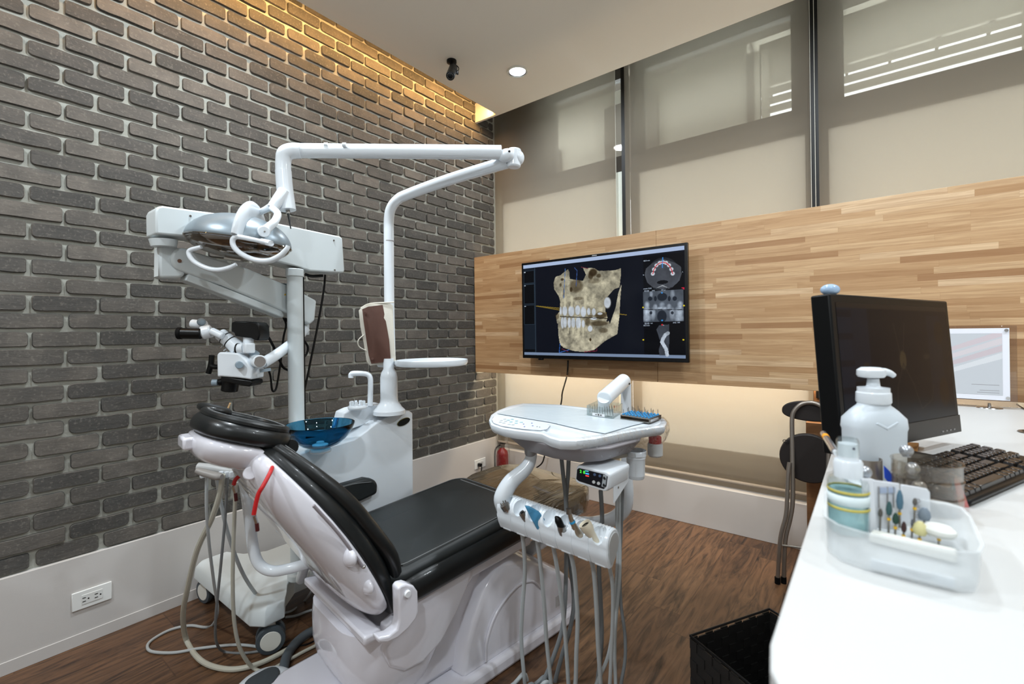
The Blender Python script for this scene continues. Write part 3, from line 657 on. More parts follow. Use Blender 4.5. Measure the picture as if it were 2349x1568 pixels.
MB().cyl(at(606, 531, 1.455), at(604, 530, 1.48), .018, 20).build('yoke_pivot', M_WHITE, lp, bevel=.003)
MB().ell(at(607, 531, 1.453), (.003, .003, .003), seg=8, rings=5).build('pivot_screw', M_STEEL, lp)
lc = at(549, 556, 1.55)
LX = (RT * .97 - UP * .12 + FW * .2).normalized(); LZ = (UP * .98 + LX * .12); LZ = (LZ - LX * LZ.dot(LX)).normalized(); LY = LZ.cross(LX)
LR = Matrix((LX, LY, LZ)).transposed()
M_DOME = mat('silver_reflector', (138, 150, 158), .34, .35)
M_SMOKE = thin('clear_lamp_cover', (216, 200, 178), .6, .10)
MB().ell(lc, (.160, .115, .092), LR, 36, 14, 0, .5, cap=False).build('reflector_dome', M_DOME, lp, solid=.003)
MB().ell(lc, (.157, .112, .055), LR, 36, 12, .5, 1, cap=False).build('front_cover', M_SMOKE, lp, solid=.003)
o_ = oval(lc, LX, LY, .160, .115, 40); MB().tube(o_ + [o_[0]], .0035, 8, 1).build('rim', M_SMOKE, lp)
pts = [lc + LY * (.118 * math.cos(a)) + LZ * (.098 * math.sin(a)) + LX * .035 for a in [math.pi * (1 + k / 12 * -1) for k in range(0, 13)]]
MB().tube(pts, .042, 16, 2, sy=.3, upv=LX).build('saddle_band', M_WHITE, lp)
MB().box(lc - LZ * .030 - LX * .01, (.07, .05, .042), LR).build('bulb_housing', M_BLACK, lp, bevel=.006)
MB().box(lc - LZ * .060 - LX * .01, (.05, .03, .006), LR).build('bulb_window', M_STEEL, lp)
h1 = [at(x, y, 1.42) for x, y in [(612, 556), (575, 548), (545, 543), (534, 550), (537, 566), (555, 583), (585, 596), (615, 598), (640, 588), (657, 572), (661, 563)]]
MB().tube(h1, [.006, .007, .0075, .008, .008, .008, .0085, .009, .0085, .0075, .006], 12, 5).build('handle', M_WHITE, lp)
MB().tube([at(600, 553, 1.45), at(622, 558, 1.42), at(612, 556, 1.42)], .009, 8, 2).build('handle_mount', M_WHITE, lp)
h2 = [at(x, y, 1.46) for x, y in [(462, 566), (440, 572), (433, 578), (437, 590), (450, 603), (475, 615), (500, 619), (525, 614), (542, 606)]]
MB().tube(h2, [.006, .007, .007, .0075, .0075, .008, .008, .0075, .006], 12, 5).build('handle', M_WHITE, lp)

# round tray on the pole
rt0 = at(990, 838, PD - .02)
tr_ = thing('round_tray', 'round white instrument tray fixed to the lamp pole', 'tray', rt0)
c0 = Vector((rt0.x, rt0.y, rt0.z))
MB().lathe([(0, 0), (.135, 0), (.143, .003), (.148, .012), (.147, .024), (.143, .024), (.141, .012), (.134, .006), (0, .006)], c0, seg=48, cap=False).build('tray', M_WHITE, tr_)
rg = at(893, 835, PD); rg.z = c0.z
MB().lathe([(.024, -.006), (.046, -.003), (.05, .006), (.046, .012), (.024, .012)], rg, cap=False).build('clamp_ring', M_WHITE, tr_)
MB().box((rg + c0) / 2 + (rg - c0).normalized() * .06 + UP * .004, (.07, .04, .012), Matrix.Rotation(math.atan2((c0 - rg).y, (c0 - rg).x), 3, 'Z')).build('bracket', M_WHITE, tr_)
q = at(975, 829, PD - .05); q.z = c0.z + .009
t = thing('dental_mirror_pad', 'white rimmed pad with a dark centre lying on the round tray', 'pad', q)
RZ = Matrix.Rotation(math.radians(25), 3, 'Z')
MB().prism([q + RZ @ Vector(v) for v in ((-.07, 0, 0), (-.01, .035, 0), (.07, .0, 0), (.0, -.035, 0))], UP, .005).build('rim', M_PAPER, t, bevel=.002)
MB().prism([q + UP * .003 + RZ @ Vector(v) for v in ((-.03, .004, 0), (.01, .022, 0), (.045, .002, 0), (.01, -.016, 0))], UP, .003).build('dark_centre', M_BLACKM, t)
# hanging fabric pouch
pd = 1.83
t = thing('fabric_pouch', 'white cotton pouch with brown leather panel hanging on the lamp pole', 'pouch', at(865, 835, pd))
M_COT = mat('white_cotton', (222, 218, 206), .85, bump=(200, .4, .001)); M_BRN = mat('brown_leather', (92, 62, 52), .55, bump=(60, .3, .002))
def quadsheet(px, d0, d1, th, name, m, t, bulge=.012, bev=.003):
    """px: outline; gently bulged sheet"""
    P = [at(x, y, d0 if x < 862 else d1) for x, y in px]; c = sum(P, Vector()) / len(P)
    mbb = MB(); n = FW
    front = [[c + (p - c) * s - n * (th / 2 + bulge * (1 - s * s)) for p in P] for s in (1, .8, .5, .15)]
    mbb.loft([[c + (p - c) * .98 + n * th / 2 for p in P]] + front); return mbb.build(name, m, t, ang=60)
quadsheet([(824, 712), (832, 703), (852, 697), (895, 695), (901, 700), (903, 760), (908, 828), (880, 834), (850, 838), (842, 828), (836, 790), (828, 750)], pd, pd + .02, .012, 'bag', M_COT, t)
quadsheet([(831, 709), (845, 703), (878, 699), (886, 740), (893, 780), (897, 828), (875, 831), (852, 834), (846, 815), (840, 775), (834, 735)], pd - .016, pd + .004, .003, 'leather_panel', M_BRN, t, .010)
for x, y in ((837, 718), (854, 822)): MB().cyl(at(x, y, pd - .022), at(x, y, pd - .034), .005, 12).build('snap_button', M_BRN, t)
MB().tube([at(838, 765, pd), at(822, 780, pd - .01), at(824, 795, pd - .01), at(842, 805, pd)], .008, 8, 4, sy=.3).build('tie', M_COT, t)
MB().tube([at(828, 706, pd), at(850, 696, pd), at(904, 693, pd + .01)], .003, 8, 4).build('hem', M_COT, t)

# ================================================================ SURGICAL MICROSCOPE
XM = -1.80; NX = Vector((1, 0, 0))
ms = thing('surgical_microscope', 'pale grey dental microscope on wheeled floor stand by the brick wall', 'microscope', (-1.98, .9, 0))
def px_(L, X=XM): return [atX(x, y, X) for x, y in L]
MB().prism(px_([(345, 490), (350, 480), (362, 478), (514, 498), (631, 518), (764, 545), (771, 550), (776, 622), (774, 628), (698, 624), (676, 617), (619, 602), (432, 549), (346, 541)]), NX, .10).build('head_box', M_SCOPE, ms, bevel=.006, bseg=3)
for x, y in ((437, 495), (633, 525), (766, 551), (768, 619)): MB().cyl(atX(x, y, XM + .0495), atX(x, y, XM + .053), .0035, 8).build('screw', M_STEEL, ms)
c1 = atX(375, 550, XM); c2 = atX(376, 566, XM)
MB().cyl(c1, c2, .039, 28, .034).build('collar', M_SCOPE, ms)
MB().prism(px_([(359, 566), (397, 566), (402, 570), (419, 620), (416, 634), (404, 639), (361, 639), (358, 634)], XM - .035), NX, .06).build('pivot_block', M_SCOPE, ms, bevel=.01, bseg=3)
MB().prism(px_([(383, 595), (388, 578), (400, 571), (418, 572), (440, 580), (560, 618), (662, 661), (716, 690), (712, 735), (700, 745), (655, 722), (600, 697), (500, 656), (430, 632), (395, 618), (386, 608)], XM - .032), NX, .074).build('spring_arm', M_SCOPE, ms, bevel=.008, bseg=3)
MB().prism(px_([(420, 638), (424, 630), (430, 630), (520, 665), (638, 712), (644, 724), (640, 729), (418, 644)], XM - .032), NX, .06).build('lower_link', M_SCOPE, ms, bevel=.004)
MB().cyl(atX(412, 598, XM + .004), atX(412, 598, XM + .008), .006, 12).build('pivot_screw', mat('copper_screw', (120, 90, 76), .4, .8), ms)
MB().prism([atX(652, 677, XM + .0055), atX(656, 677, XM + .0055), atX(654, 672.5, XM + .0055)], NX, .001).build('warning_label', M_YEL, ms)
for x, y, X in ((649, 655, XM - .03), (706, 710, XM - .05)):
    c = atX(x, y, X); m = MB(); ax = Vector((0, 0, 1)) if x < 660 else NX
    xx, yy, _ = frame(ax); outl = [c + xx * (.021 + .003 * math.cos(6 * k * math.pi / 15)) * math.cos(k * math.pi / 15) + yy * (.021 + .003 * math.cos(6 * k * math.pi / 15)) * math.sin(k * math.pi / 15) for k in range(30)]
    m.prism(outl, ax, .016).build('star_knob', M_KNOB, ms, bevel=.002)
MB().prism(px_([(697, 690), (706, 690), (706, 768), (697, 768)], XM - .05), NX, .03).build('arm_bracket', M_SCOPE, ms, bevel=.003)
pb = Vector((-1.765, .899, .178)); pt = Vector((-1.765, .899, 1.378))
MB().cyl(pb, pt, .0285, 28).build('column', M_SCOPE, ms)
MB().cyl(pt - UP * .03, pt, .0325, 28).build('column_collar', M_SCOPE, ms, bevel=.003)
MB().cyl(pb + UP * .0, pb + UP * .03, .04, 28).build('column_foot', M_SCOPE, ms, bevel=.006)
# base: two legs joined by a cross member
m = MB()
def leg(y0, hw): return [(-2.26, y0 - hw), (-1.70, y0 - hw), (-1.68, y0), (-1.70, y0 + hw), (-1.86, y0 + hw + .03), (-2.10, y0 + hw + .03), (-2.26, y0 + hw)]
zb, zt = .125, .20
outl = [(-2.25, .70), (-1.72, .70), (-1.675, .73), (-1.675, .80), (-1.74, .835), (-1.80, .90), (-1.80, 1.18), (-1.74, 1.25), (-1.675, 1.28), (-1.675, 1.36), (-1.72, 1.385), (-2.25, 1.385), (-2.27, 1.36), (-2.27, 1.28), (-2.20, 1.24), (-2.12, 1.16), (-2.12, .92), (-2.18, .84), (-2.27, .80), (-2.27, .72)]
ctr = Vector((-1.97, 1.04, 0))
def bz(x): return .178
rings = [[Vector((ctr.x + (x - ctr.x) * s, ctr.y + (y - ctr.y) * s, z)) for x, y in outl] for z, s in ((.105, .985), (.11, 1.0), (.155, .985), (.170, .955), (.178, .90))]
m.loft(rings); m.build('base', M_SCOPE, ms, bevel=.01, bseg=3, ang=50)
M_TYRE = mat('caster_tyre', (70, 78, 84), .5)
for x, y, a in ((-2.235, .755, 80), (-1.705, .765, 25), (-2.23, 1.33, 60), (-1.71, 1.33, 40)):
    ax = Vector((math.cos(math.radians(a)), -math.sin(math.radians(a)), 0)); c = Vector((x, y, .048))
    for s in (-1, 1):
        wl = MB().lathe([(.0, -.011), (.034, -.011), (.046, -.010), (.048, -.004), (.048, .004), (.046, .010), (.034, .011), (0, .011)], c + ax * (.021 * s), ax, 32, cap=False).build('caster_wheel', M_TYRE, ms)
        MB().lathe([(0, .0125), (.032, .0125), (.034, .0105)], c + ax * (.021 * s), ax * s, 28, cap=False).build('wheel_cap', M_WHITE2, wl)
    MB().cyl(c, c + UP * .062, .016, 14).build('caster_fork', M_WHITE2, ms)
# optics head
SD = 1.655
NF = FW
def pf(L, d=SD): return [at(x, y, d) for x, y in L]
MB().prism(pf([(513, 812), (518, 806), (560, 808), (578, 822), (594, 846), (592, 868), (560, 864), (522, 861), (514, 862)]), NF, .08).build('optics_body', M_WHITE, ms, bevel=.006, bseg=3)
MB().prism(pf([(521, 860), (560, 866), (590, 870), (592, 878), (585, 884), (570, 882), (545, 876), (521, 872)]), NF, .075).build('handle_rail', M_BLACK, ms, bevel=.004)
MB().cyl(at(530, 868, SD), at(526, 897, SD), .027, 24).build('objective_lens', M_BLACK, ms, bevel=.004)
MB().cyl(at(513, 874, SD), at(500, 877, SD - .01), .012, 16).build('focus_knob_stem', M_BLACK, ms)
MB().cyl(at(500, 877, SD - .01), at(486, 877, SD - .015), .0115, 16).build('focus_knob', M_KNOB, ms, bevel=.002)
MB().cyl(at(548, 836, SD - .04), at(549, 837, SD - .06), .0125, 18).build('zoom_knob', M_KNOB, ms, bevel=.002)
MB().prism(pf([(507, 832), (517, 832), (517, 853), (506, 851)]), NF, .04).build('handle_mount', M_WHITE, ms, bevel=.003)
MB().tube(pf([(506, 841), (492, 841), (485, 838)]), [.009, .009, .010], 10, 3).build('handle_stem', M_BLACK, ms)
MB().tube(pf([(486, 814), (484, 835), (478, 856)]), .0095, 10, 3).build('handle_grip', M_BLACK, ms)
MB().cyl(at(580, 826, SD + .03), at(596, 829, SD - .055), .0225, 28).build('suspension_joint', M_WHITE, ms, bevel=.003)
MB().cyl(at(596, 829, SD - .0555), at(596, 829, SD - .058), .018, 28).build('joint_face', mat('joint_disc_grey', (128, 122, 118), .4), ms)
MB().cyl(at(586, 806, SD + .0), at(580, 815, SD), .016, 16).build('tension_knob', M_KNOB, ms); MB().cyl(at(608, 845, SD - .02), at(609, 852, SD - .02), .018, 16).build('tension_knob', M_KNOB, ms)
MB().tube([at(604, 832, SD), at(630, 816, SD + .05), at(655, 798, SD + .13), at(682, 776, SD + .20), at(703, 752, SD + .235)], [.0155, .0155, .0155, .0155, .014], 14, 5, sy=1.3).build('suspension_arm', M_WHITE, ms)
ax0, ax1 = at(549, 800, SD), at(502, 763, SD)
MB().cyl(ax0, ax0.lerp(ax1, .42), .0275, 26, .0235).build('inclined_tube', M_WHITE, ms)
MB().cyl(ax0.lerp(ax1, .42), ax0.lerp(ax1, .455), .0245, 26).build('tube_ring', M_BLACK, ms)
MB().cyl(ax0.lerp(ax1, .455), ax0.lerp(ax1, .66), .0232, 26).build('tube_section', M_WHITE, ms)
MB().cyl(ax0.lerp(ax1, .66), ax0.lerp(ax1, .69), .0238, 26).build('tube_ring', M_BLACK, ms)
MB().cyl(ax0.lerp(ax1, .69), ax0.lerp(ax1, .95), .0222, 26).build('tube_section', M_WHITE, ms, bevel=.004)
MB().cyl(at(512, 771, SD - .03), at(484, 758, SD - .03), .013, 18).build('binocular_link', M_WHITE, ms, bevel=.004)
MB().cyl(at(486, 758, SD - .01), at(462, 764, SD - .02), .024, 20).build('binocular_housing', M_WHITE, ms, bevel=.006)
MB().cyl(at(463, 765, SD - .03), at(410, 764, SD - .045), .019, 22).build('eyepiece', M_BLACK, ms, bevel=.004)
MB().cyl(at(418, 764, SD - .043), at(407, 764, SD - .046), .021, 22).build('eyecup', M_BLACKM, ms, bevel=.003)
MB().cyl(at(472, 745, SD + .02), at(440, 742, SD + .02), .016, 20).build('eyepiece', M_WHITE, ms, bevel=.003)
MB().ell(at(462, 738, SD - .01), (.014, .014, .014)).build('adjuster_ball', M_KNOB, ms)
MB().prism(pf([(544, 740), (552, 737), (575, 737), (600, 739), (606, 746), (608, 768), (604, 781), (596, 780), (588, 775), (552, 771), (550, 763), (543, 760)], SD + .01), NF, .07).build('camera_body', M_BLACK, ms, bevel=.004)
MB().cyl(at(570, 771, SD), at(570, 790, SD), .017, 20).build('camera_mount', M_WHITE, ms)
MB().box(at(569, 798, SD - .02), (.038, .035, .036)).build('beam_splitter', M_WHITE, ms, bevel=.005)
MB().cyl(at(543, 800, SD - .02), at(560, 799, SD - .02), .019, 22).build('splitter_port', M_WHITE, ms); MB().cyl(at(545, 800, SD - .02), at(548, 800, SD - .02), .021, 22).build('port_ring', M_BLACK, ms)
for x, y in ((504, 796), (513, 803), (516, 808)): MB().cyl(at(x, y, SD - .02), at(x + 5, y - 3, SD - .02), .003, 8).build('thumb_screw', M_CHROME, ms)
for pts, r in (([(746, 630), (742, 670), (728, 750), (708, 850), (698, 895)], .0045), ([(608, 762), (620, 780), (637, 815), (648, 840), (660, 848), (672, 850)], .005), ([(650, 728), (656, 745), (650, 775), (645, 820), (636, 880), (630, 896), (624, 893), (621, 865), (616, 848)], .004), ([(697, 780), (706, 795), (703, 812), (692, 822)], .0045), ([(653, 730), (668, 742), (680, 750)], .006)):
    MB().tube([atX(x, y, XM - .035) for x, y in pts], r, 8, 5).build('cable', M_BLACK, ms)
MB().tube([atX(x, y, XM + .0) for x, y in ((700, 629), (715, 633), (740, 632))], .006, 8).build('cable', M_BLACK, ms)
MB().tube([Vector((-1.765, .932, 1.37)), Vector((-1.765, .932, .25))], .004, 8).build('cable', M_BLACK, ms)

# ================================================================ DELIVERY UNIT (tray on arm with handpiece holder)
TZ = .84
OUT = [(1121, 962), (1126, 950), (1141, 940), (1170, 929), (1198, 924), (1240, 925), (1284, 927), (1345, 934), (1427, 946), (1500, 955), (1525, 959), (1531, 967), (1526, 977), (1480, 983), (1440, 990), (1396, 999), (1365, 1005), (1320, 1010), (1285, 1009), (1262, 1003), (1243, 994), (1215, 990), (1180, 986), (1150, 981), (1126, 973)]
OW = [atz(x, y, TZ) for x, y in OUT]
tc_ = sum(OW, Vector()) / len(OW)
deliv = thing('delivery_unit', 'white dental delivery tray table with handpiece rail on a curved arm', 'dental unit', Vector((tc_.x, tc_.y, .3)))
def sc_(P, s, z): return [Vector((tc_.x + (p.x - tc_.x) * s, tc_.y + (p.y - tc_.y) * s, z)) for p in P]
m = MB(); m.loft([sc_(OW, .80, TZ - .028), sc_(OW, .955, TZ - .027), sc_(OW, .985, TZ - .020), sc_(OW, 1.0, TZ - .010), sc_(OW, .995, TZ - .002), sc_(OW, .975, TZ), sc_(OW, .93, TZ - .001)])
tr0 = m.build('tray_top', M_WHITE, deliv, ang=60)
# cut the finger recess
rc = atz(1292, 991, TZ); xx = (atz(1340, 1001, TZ) - atz(1245, 985, TZ)); hl = xx.length / 2; xx.normalize(); yy = UP.cross(xx)
ct = MB().ell(rc + yy * .004 + UP * .002, (hl * 1.02, .031, .026), Matrix((xx, yy, UP)).transposed(), 32, 14).build('cutter', M_WHITE)
cut(tr0, ct)
# work surface liner + film
wsf = [(1140, 948), (1200, 930), (1284, 933), (1420, 950), (1505, 963), (1450, 976), (1388, 994), (1330, 984), (1262, 968), (1200, 958)]
m = MB(); m.prism([atz(x, y, TZ + .001) for x, y in wsf], UP, .002, mid=False); m.build('tray_liner', mat('tray_liner_grey', (204, 214, 220), .25, coat=.15, bump=(30, .3, .004)), deliv, bevel=.0006)
M_CLING = bpy.data.materials.new('cling_film'); M_CLING.use_nodes = True; gc = NT(M_CLING)
tpn = gc.n('ShaderNodeBsdfTransparent'); gg = gc.n('ShaderNodeBsdfGlossy'); gg.inputs['Roughness'].default_value = .08; lw = gc.n('ShaderNodeLayerWeight'); lw.inputs[0].default_value = .35
tcn = gc.n('ShaderNodeTexCoord'); nn = gc.n('ShaderNodeTexNoise'); nn.inputs['Scale'].default_value = 45; nn.inputs['Detail'].default_value = 3; gc.l(tcn.outputs['Object'], nn.inputs['Vector'])
bpn = gc.n('ShaderNodeBump'); bpn.inputs['Strength'].default_value = 1; bpn.inputs['Distance'].default_value = .01; gc.l(nn.outputs[0], bpn.inputs['Height']); gc.l(bpn.outputs[0], gg.inputs['Normal']); gc.l(bpn.outputs[0], lw.inputs['Normal'])
mxn = gc.n('ShaderNodeMixShader'); gc.l(gc.math('ADD', gc.math('MULTIPLY', lw.outputs['Facing'], .6), .03), mxn.inputs[0]); gc.l(tpn.outputs[0], mxn.inputs[1]); gc.l(gg.outputs[0], mxn.inputs[2]); gc.l(mxn.outputs[0], gc.nt.nodes['Material Output'].inputs[0])
rnd = random.Random(11)
edge = [(1320, 1010), (1365, 1005), (1396, 999), (1440, 990), (1480, 983), (1526, 977), (1532, 967), (1525, 958)]
Pe = [atz(x, y, TZ) for x, y in edge]; Pe, _ = smooth_pts(Pe, 5)
rows = []
for k, (dz, so) in enumerate(((.003, .93), (.004, .985), (-.004, 1.012), (-.020, 1.018), (-.034, 1.0), (-.046, .975), (-.056, .955))):
    rows.append([Vector((tc_.x + (p.x - tc_.x) * (so + (rnd.uniform(-.012, .012) if k > 3 else 0)), tc_.y + (p.y - tc_.y) * (so + (rnd.uniform(-.012, .012) if k > 3 else 0)), TZ + dz * (1 if k < 3 else min(1, .35 + i / 14)) + (rnd.uniform(-.006, .006) if k > 3 else 0))) for i, p in enumerate(Pe)])
m = MB(); m.loft(rows, cap=False, closed=False); m.build('cling_film', M_CLING, deliv, ang=60)
# underside housing
PW = [atz(x, y, TZ) for x, y in [(1150, 955), (1230, 935), (1345, 945), (1480, 962), (1470, 985), (1400, 1003), (1340, 1007), (1260, 997), (1190, 980)]]
m = MB(); m.loft([sc_(PW, .80, TZ - .075), sc_(PW, .86, TZ - .070), sc_(PW, .98, TZ - .035), sc_(PW, 1.0, TZ - .027)]); m.build('under_housing', mat('housing_grey', (150, 146, 150), .4), deliv, bevel=.006)
# control panel with touch keys
cpan = [atz(x, y, TZ + .0008) for x, y in [(1128, 962), (1135, 954), (1160, 956), (1200, 962), (1250, 972), (1262, 976), (1255, 984), (1240, 987), (1200, 984), (1150, 977), (1132, 970)]]
cp_o = MB().prism(cpan, UP, .0012, mid=False).build('control_panel', mat('panel_overlay', (226, 232, 238), .25), deliv)
MB().tube(cpan + [cpan[0]], .0007, 5, 2).build('panel_outline', mat('outline_grey', (150, 158, 165), .5), cp_o)
M_KEY = mat('key_pale_blue', (160, 205, 218), .4); M_KEYO = mat('key_outline', (165, 178, 186), .5); M_KEYB = mat('key_blue', (60, 95, 180), .4)
for x, y, k in [(1166, 963, 0), (1175, 961, 0), (1185, 965, 0), (1172, 967, 0), (1184, 970, 0), (1196, 968, 0), (1150, 964, 1), (1158, 961, 1), (1148, 968, 1), (1156, 970, 1), (1168, 973, 1), (1177, 974, 1), (1160, 966, 1), (1201, 972, 2), (1220, 970, 2), (1222, 976, 2), (1203, 978, 2), (1232, 978, 3), (1238, 979, 3)]:
    c = atz(x, y, TZ + .0028)
    if k == 1: MB().lathe([(.0042, 0), (.0050, 0), (.0050, .0004), (.0042, .0004)], c, cap=False, seg=16).build('key', M_KEYO, cp_o)
    else: MB().lathe([(0, 0), ((.005, 0, .0024, .0016)[k], 0), ((.005, 0, .0024, .0016)[k], .0005), (0, .0005)], c, cap=False, seg=16).build('key', (M_KEY, None, M_KEYB, M_BLACK)[k], cp_o)
# arm above and post
MB().cyl(at(1385, 914, 1.56), at(1432, 872, 1.72), .0265, 28).build('support_arm', M_WHITE, deliv, bevel=.006, bseg=3)
MB().cyl(at(1385, 914, 1.56), atz(1385, 962, TZ - .03), .020, 18).build('arm_pivot', M_WHITE, deliv)
MB().cyl(at(1442, 879, 1.69), at(1444, 880, 1.685), .004, 8).build('arm_screw', M_STEEL, deliv)
post = [at(1436, 880, 1.73), at(1437, 1000, 1.73), at(1438, 1090, 1.73), at(1438, 1130, 1.73), at(1432, 1165, 1.74), at(1405, 1190, 1.76), at(1360, 1200, 1.80), at(1300, 1205, 1.84), CH(1.12, .0, .20)]
MB().tube(post, [.0195, .0195, .021, .025, .027, .027, .026, .026, .026], 18, 6).build('support_column', M_WHITE, deliv)
# left curved arm to the rail
la = [atz(1217, 1012, TZ - .05), at(1217, 1026, 1.44), at(1218, 1050, 1.44), at(1205, 1075, 1.43), at(1172, 1105, 1.42), at(1153, 1140, 1.415), at(1158, 1165, 1.42)]
MB().cyl(atz(1217, 1016, TZ - .05), at(1217, 1036, 1.44), .019, 20).build('arm_swivel', M_GREY, deliv)
MB().tube(la[1:], [.0175, .018, .021, .025, .027, .027], 18, 6, sy=1.0).build('rail_arm', M_WHITE, deliv)
# handpiece rail
RA, RB = at(1157, 1165, 1.42), at(1405, 1253, 1.2)
ra = (RB - RA).normalized(); rs = ra.cross(UP).normalized()
if rs.dot(CAMP - RA) < 0: rs = -rs
ru = UP
TD = [(.036 * math.cos(math.radians(a)), .010 + .036 * math.sin(math.radians(a))) for a in range(-20, 216, 14)] + [(-.030, -.012), (-.012, -.034), (.010, -.052), (.020, -.050), (.030, -.030), (.036, -.010)]
def ringr(c, s): return [c + rs * (a * s) + ru * (b * s) for a, b in TD]
Lr = (RB - RA).length
rr_ = [ringr(RA - ra * .004, .9), ringr(RA, 1)]
n = 7
for k in range(n):
    for q, s in ((.02, 1), (.06, 1.0), (.5, 1.0), (.94, 1.0), (.98, 1)): rr_.append(ringr(RA + ra * (Lr * (k + q) / n), s))
    rr_.append(ringr(RA + ra * (Lr * (k + .995) / n), .965)) if k < n - 1 else None
rr_ += [ringr(RB, 1), ringr(RB + ra * .003, .93)]
m = MB(); m.loft([r for r in rr_ if r]); rail = m.build('handpiece_rail', M_WHITE, deliv, ang=50)
SOCK = []
cm_ = MB()
rdir = (rs * .72 + UP * .70).normalized()
for k in range(7):
    c = RA + ra * (Lr * (k + .5) / n) + UP * .010 + rdir * .030; SOCK.append(c)
    fr = Matrix((ra, ra.cross(rdir).normalized(), rdir)).transposed()
    cm_.ell(c, (.0185, .027, .022), fr, 24, 12)
ct = cm_.build('cutter', M_WHITE); cut(rail, ct)
MB().loft([ringr(RB + ra * .003, .80), ringr(RB + ra * .005, .78)]).build('rail_end_cap', M_LGREY, deliv)
for k in range(7):
    c = RA + ra * (Lr * (k + .5) / n)
    MB().loft([[c + ra * (a * .016) + rs * (.022 - .012 * (j > 1)) * 1 + UP * (-.040 - .012 * j) for a in (-1, -.5, .5, 1)] + [c + ra * (a * .016) + rs * (.002) + UP * (-.044 - .012 * j) for a in (1, .5, -.5, -1)] for j in (0, 1)]).build('hose_guide', M_WHITE, deliv, bevel=.003)
for k in range(40):
    a0 = RA + ra * (Lr * (k + .5) / 40); MB().tube([a0 + rs * (.0365 * math.cos(math.radians(t_))) + UP * (.010 + .0365 * math.sin(math.radians(t_))) for t_ in (75, 95, 120)], .0011, 5, 2).build('grip_rib', M_WHITE, deliv)

# handpieces with their hoses
def hoseline(pts, d0, d1): return [at(x, y, d0 + (d1 - d0) * i / max(1, len(pts) - 1)) for i, (x, y) in enumerate(pts)]
def dof(p): return (p - CAMP).dot(FW)
NTAIL = [0]
def tail(P_):
    # below the picture the hoses sink to the floor and run back to the chair base
    k = NTAIL[0]; NTAIL[0] += 1; q = P_[-1]; e = CH(.36 + .012 * k, .27, .016)
    m1 = Vector((q.x, q.y, q.z * .35)) + (e - q) * .03; m1.z = max(q.z * .35, .02)
    m2 = q.lerp(e, .18); m2.z = .012; m3 = q.lerp(e, .6); m3.z = .012
    return P_ + [m1, m2, m3, e, CH(.36 + .012 * k, .215, .03)]
HL = ['chrome coupling handpiece in the leftmost socket of the white rail', 'slim steel air motor in the second socket of the white rail', 'handpiece in blue protective sleeve resting on the white rail', 'black tipped scaler handpiece in the middle of the white rail', 'steel contra-angle handpiece with blue band on the white rail', 'wide ivory camera handpiece with open end on the white rail']
tops = [(1158, 1158), (1198, 1174), (1226, 1180), (1283, 1196), (1309, 1176), (1342, 1202)]
exits = [(1192, 1212), (1228, 1222), (1264, 1234), (1303, 1250), (1350, 1268), (1396, 1290)]
hps = [[(1196, 1216), (1201, 1250), (1204, 1310), (1198, 1400), (1196, 1470), (1204, 1568), (1214, 1640)], [(1230, 1228), (1238, 1280), (1247, 1370), (1254, 1470), (1264, 1568), (1268, 1640)], [(1266, 1238), (1276, 1290), (1286, 1360), (1296, 1450), (1304, 1568), (1308, 1640)],
       [(1303, 1252), (1314, 1290), (1320, 1340), (1325, 1420), (1322, 1500), (1320, 1568), (1310, 1640)], [(1352, 1272), (1362, 1310), (1368, 1390), (1372, 1480), (1378, 1568), (1380, 1640)], [(1397, 1294), (1405, 1340), (1406, 1400), (1403, 1480), (1399, 1568), (1392, 1640)]]
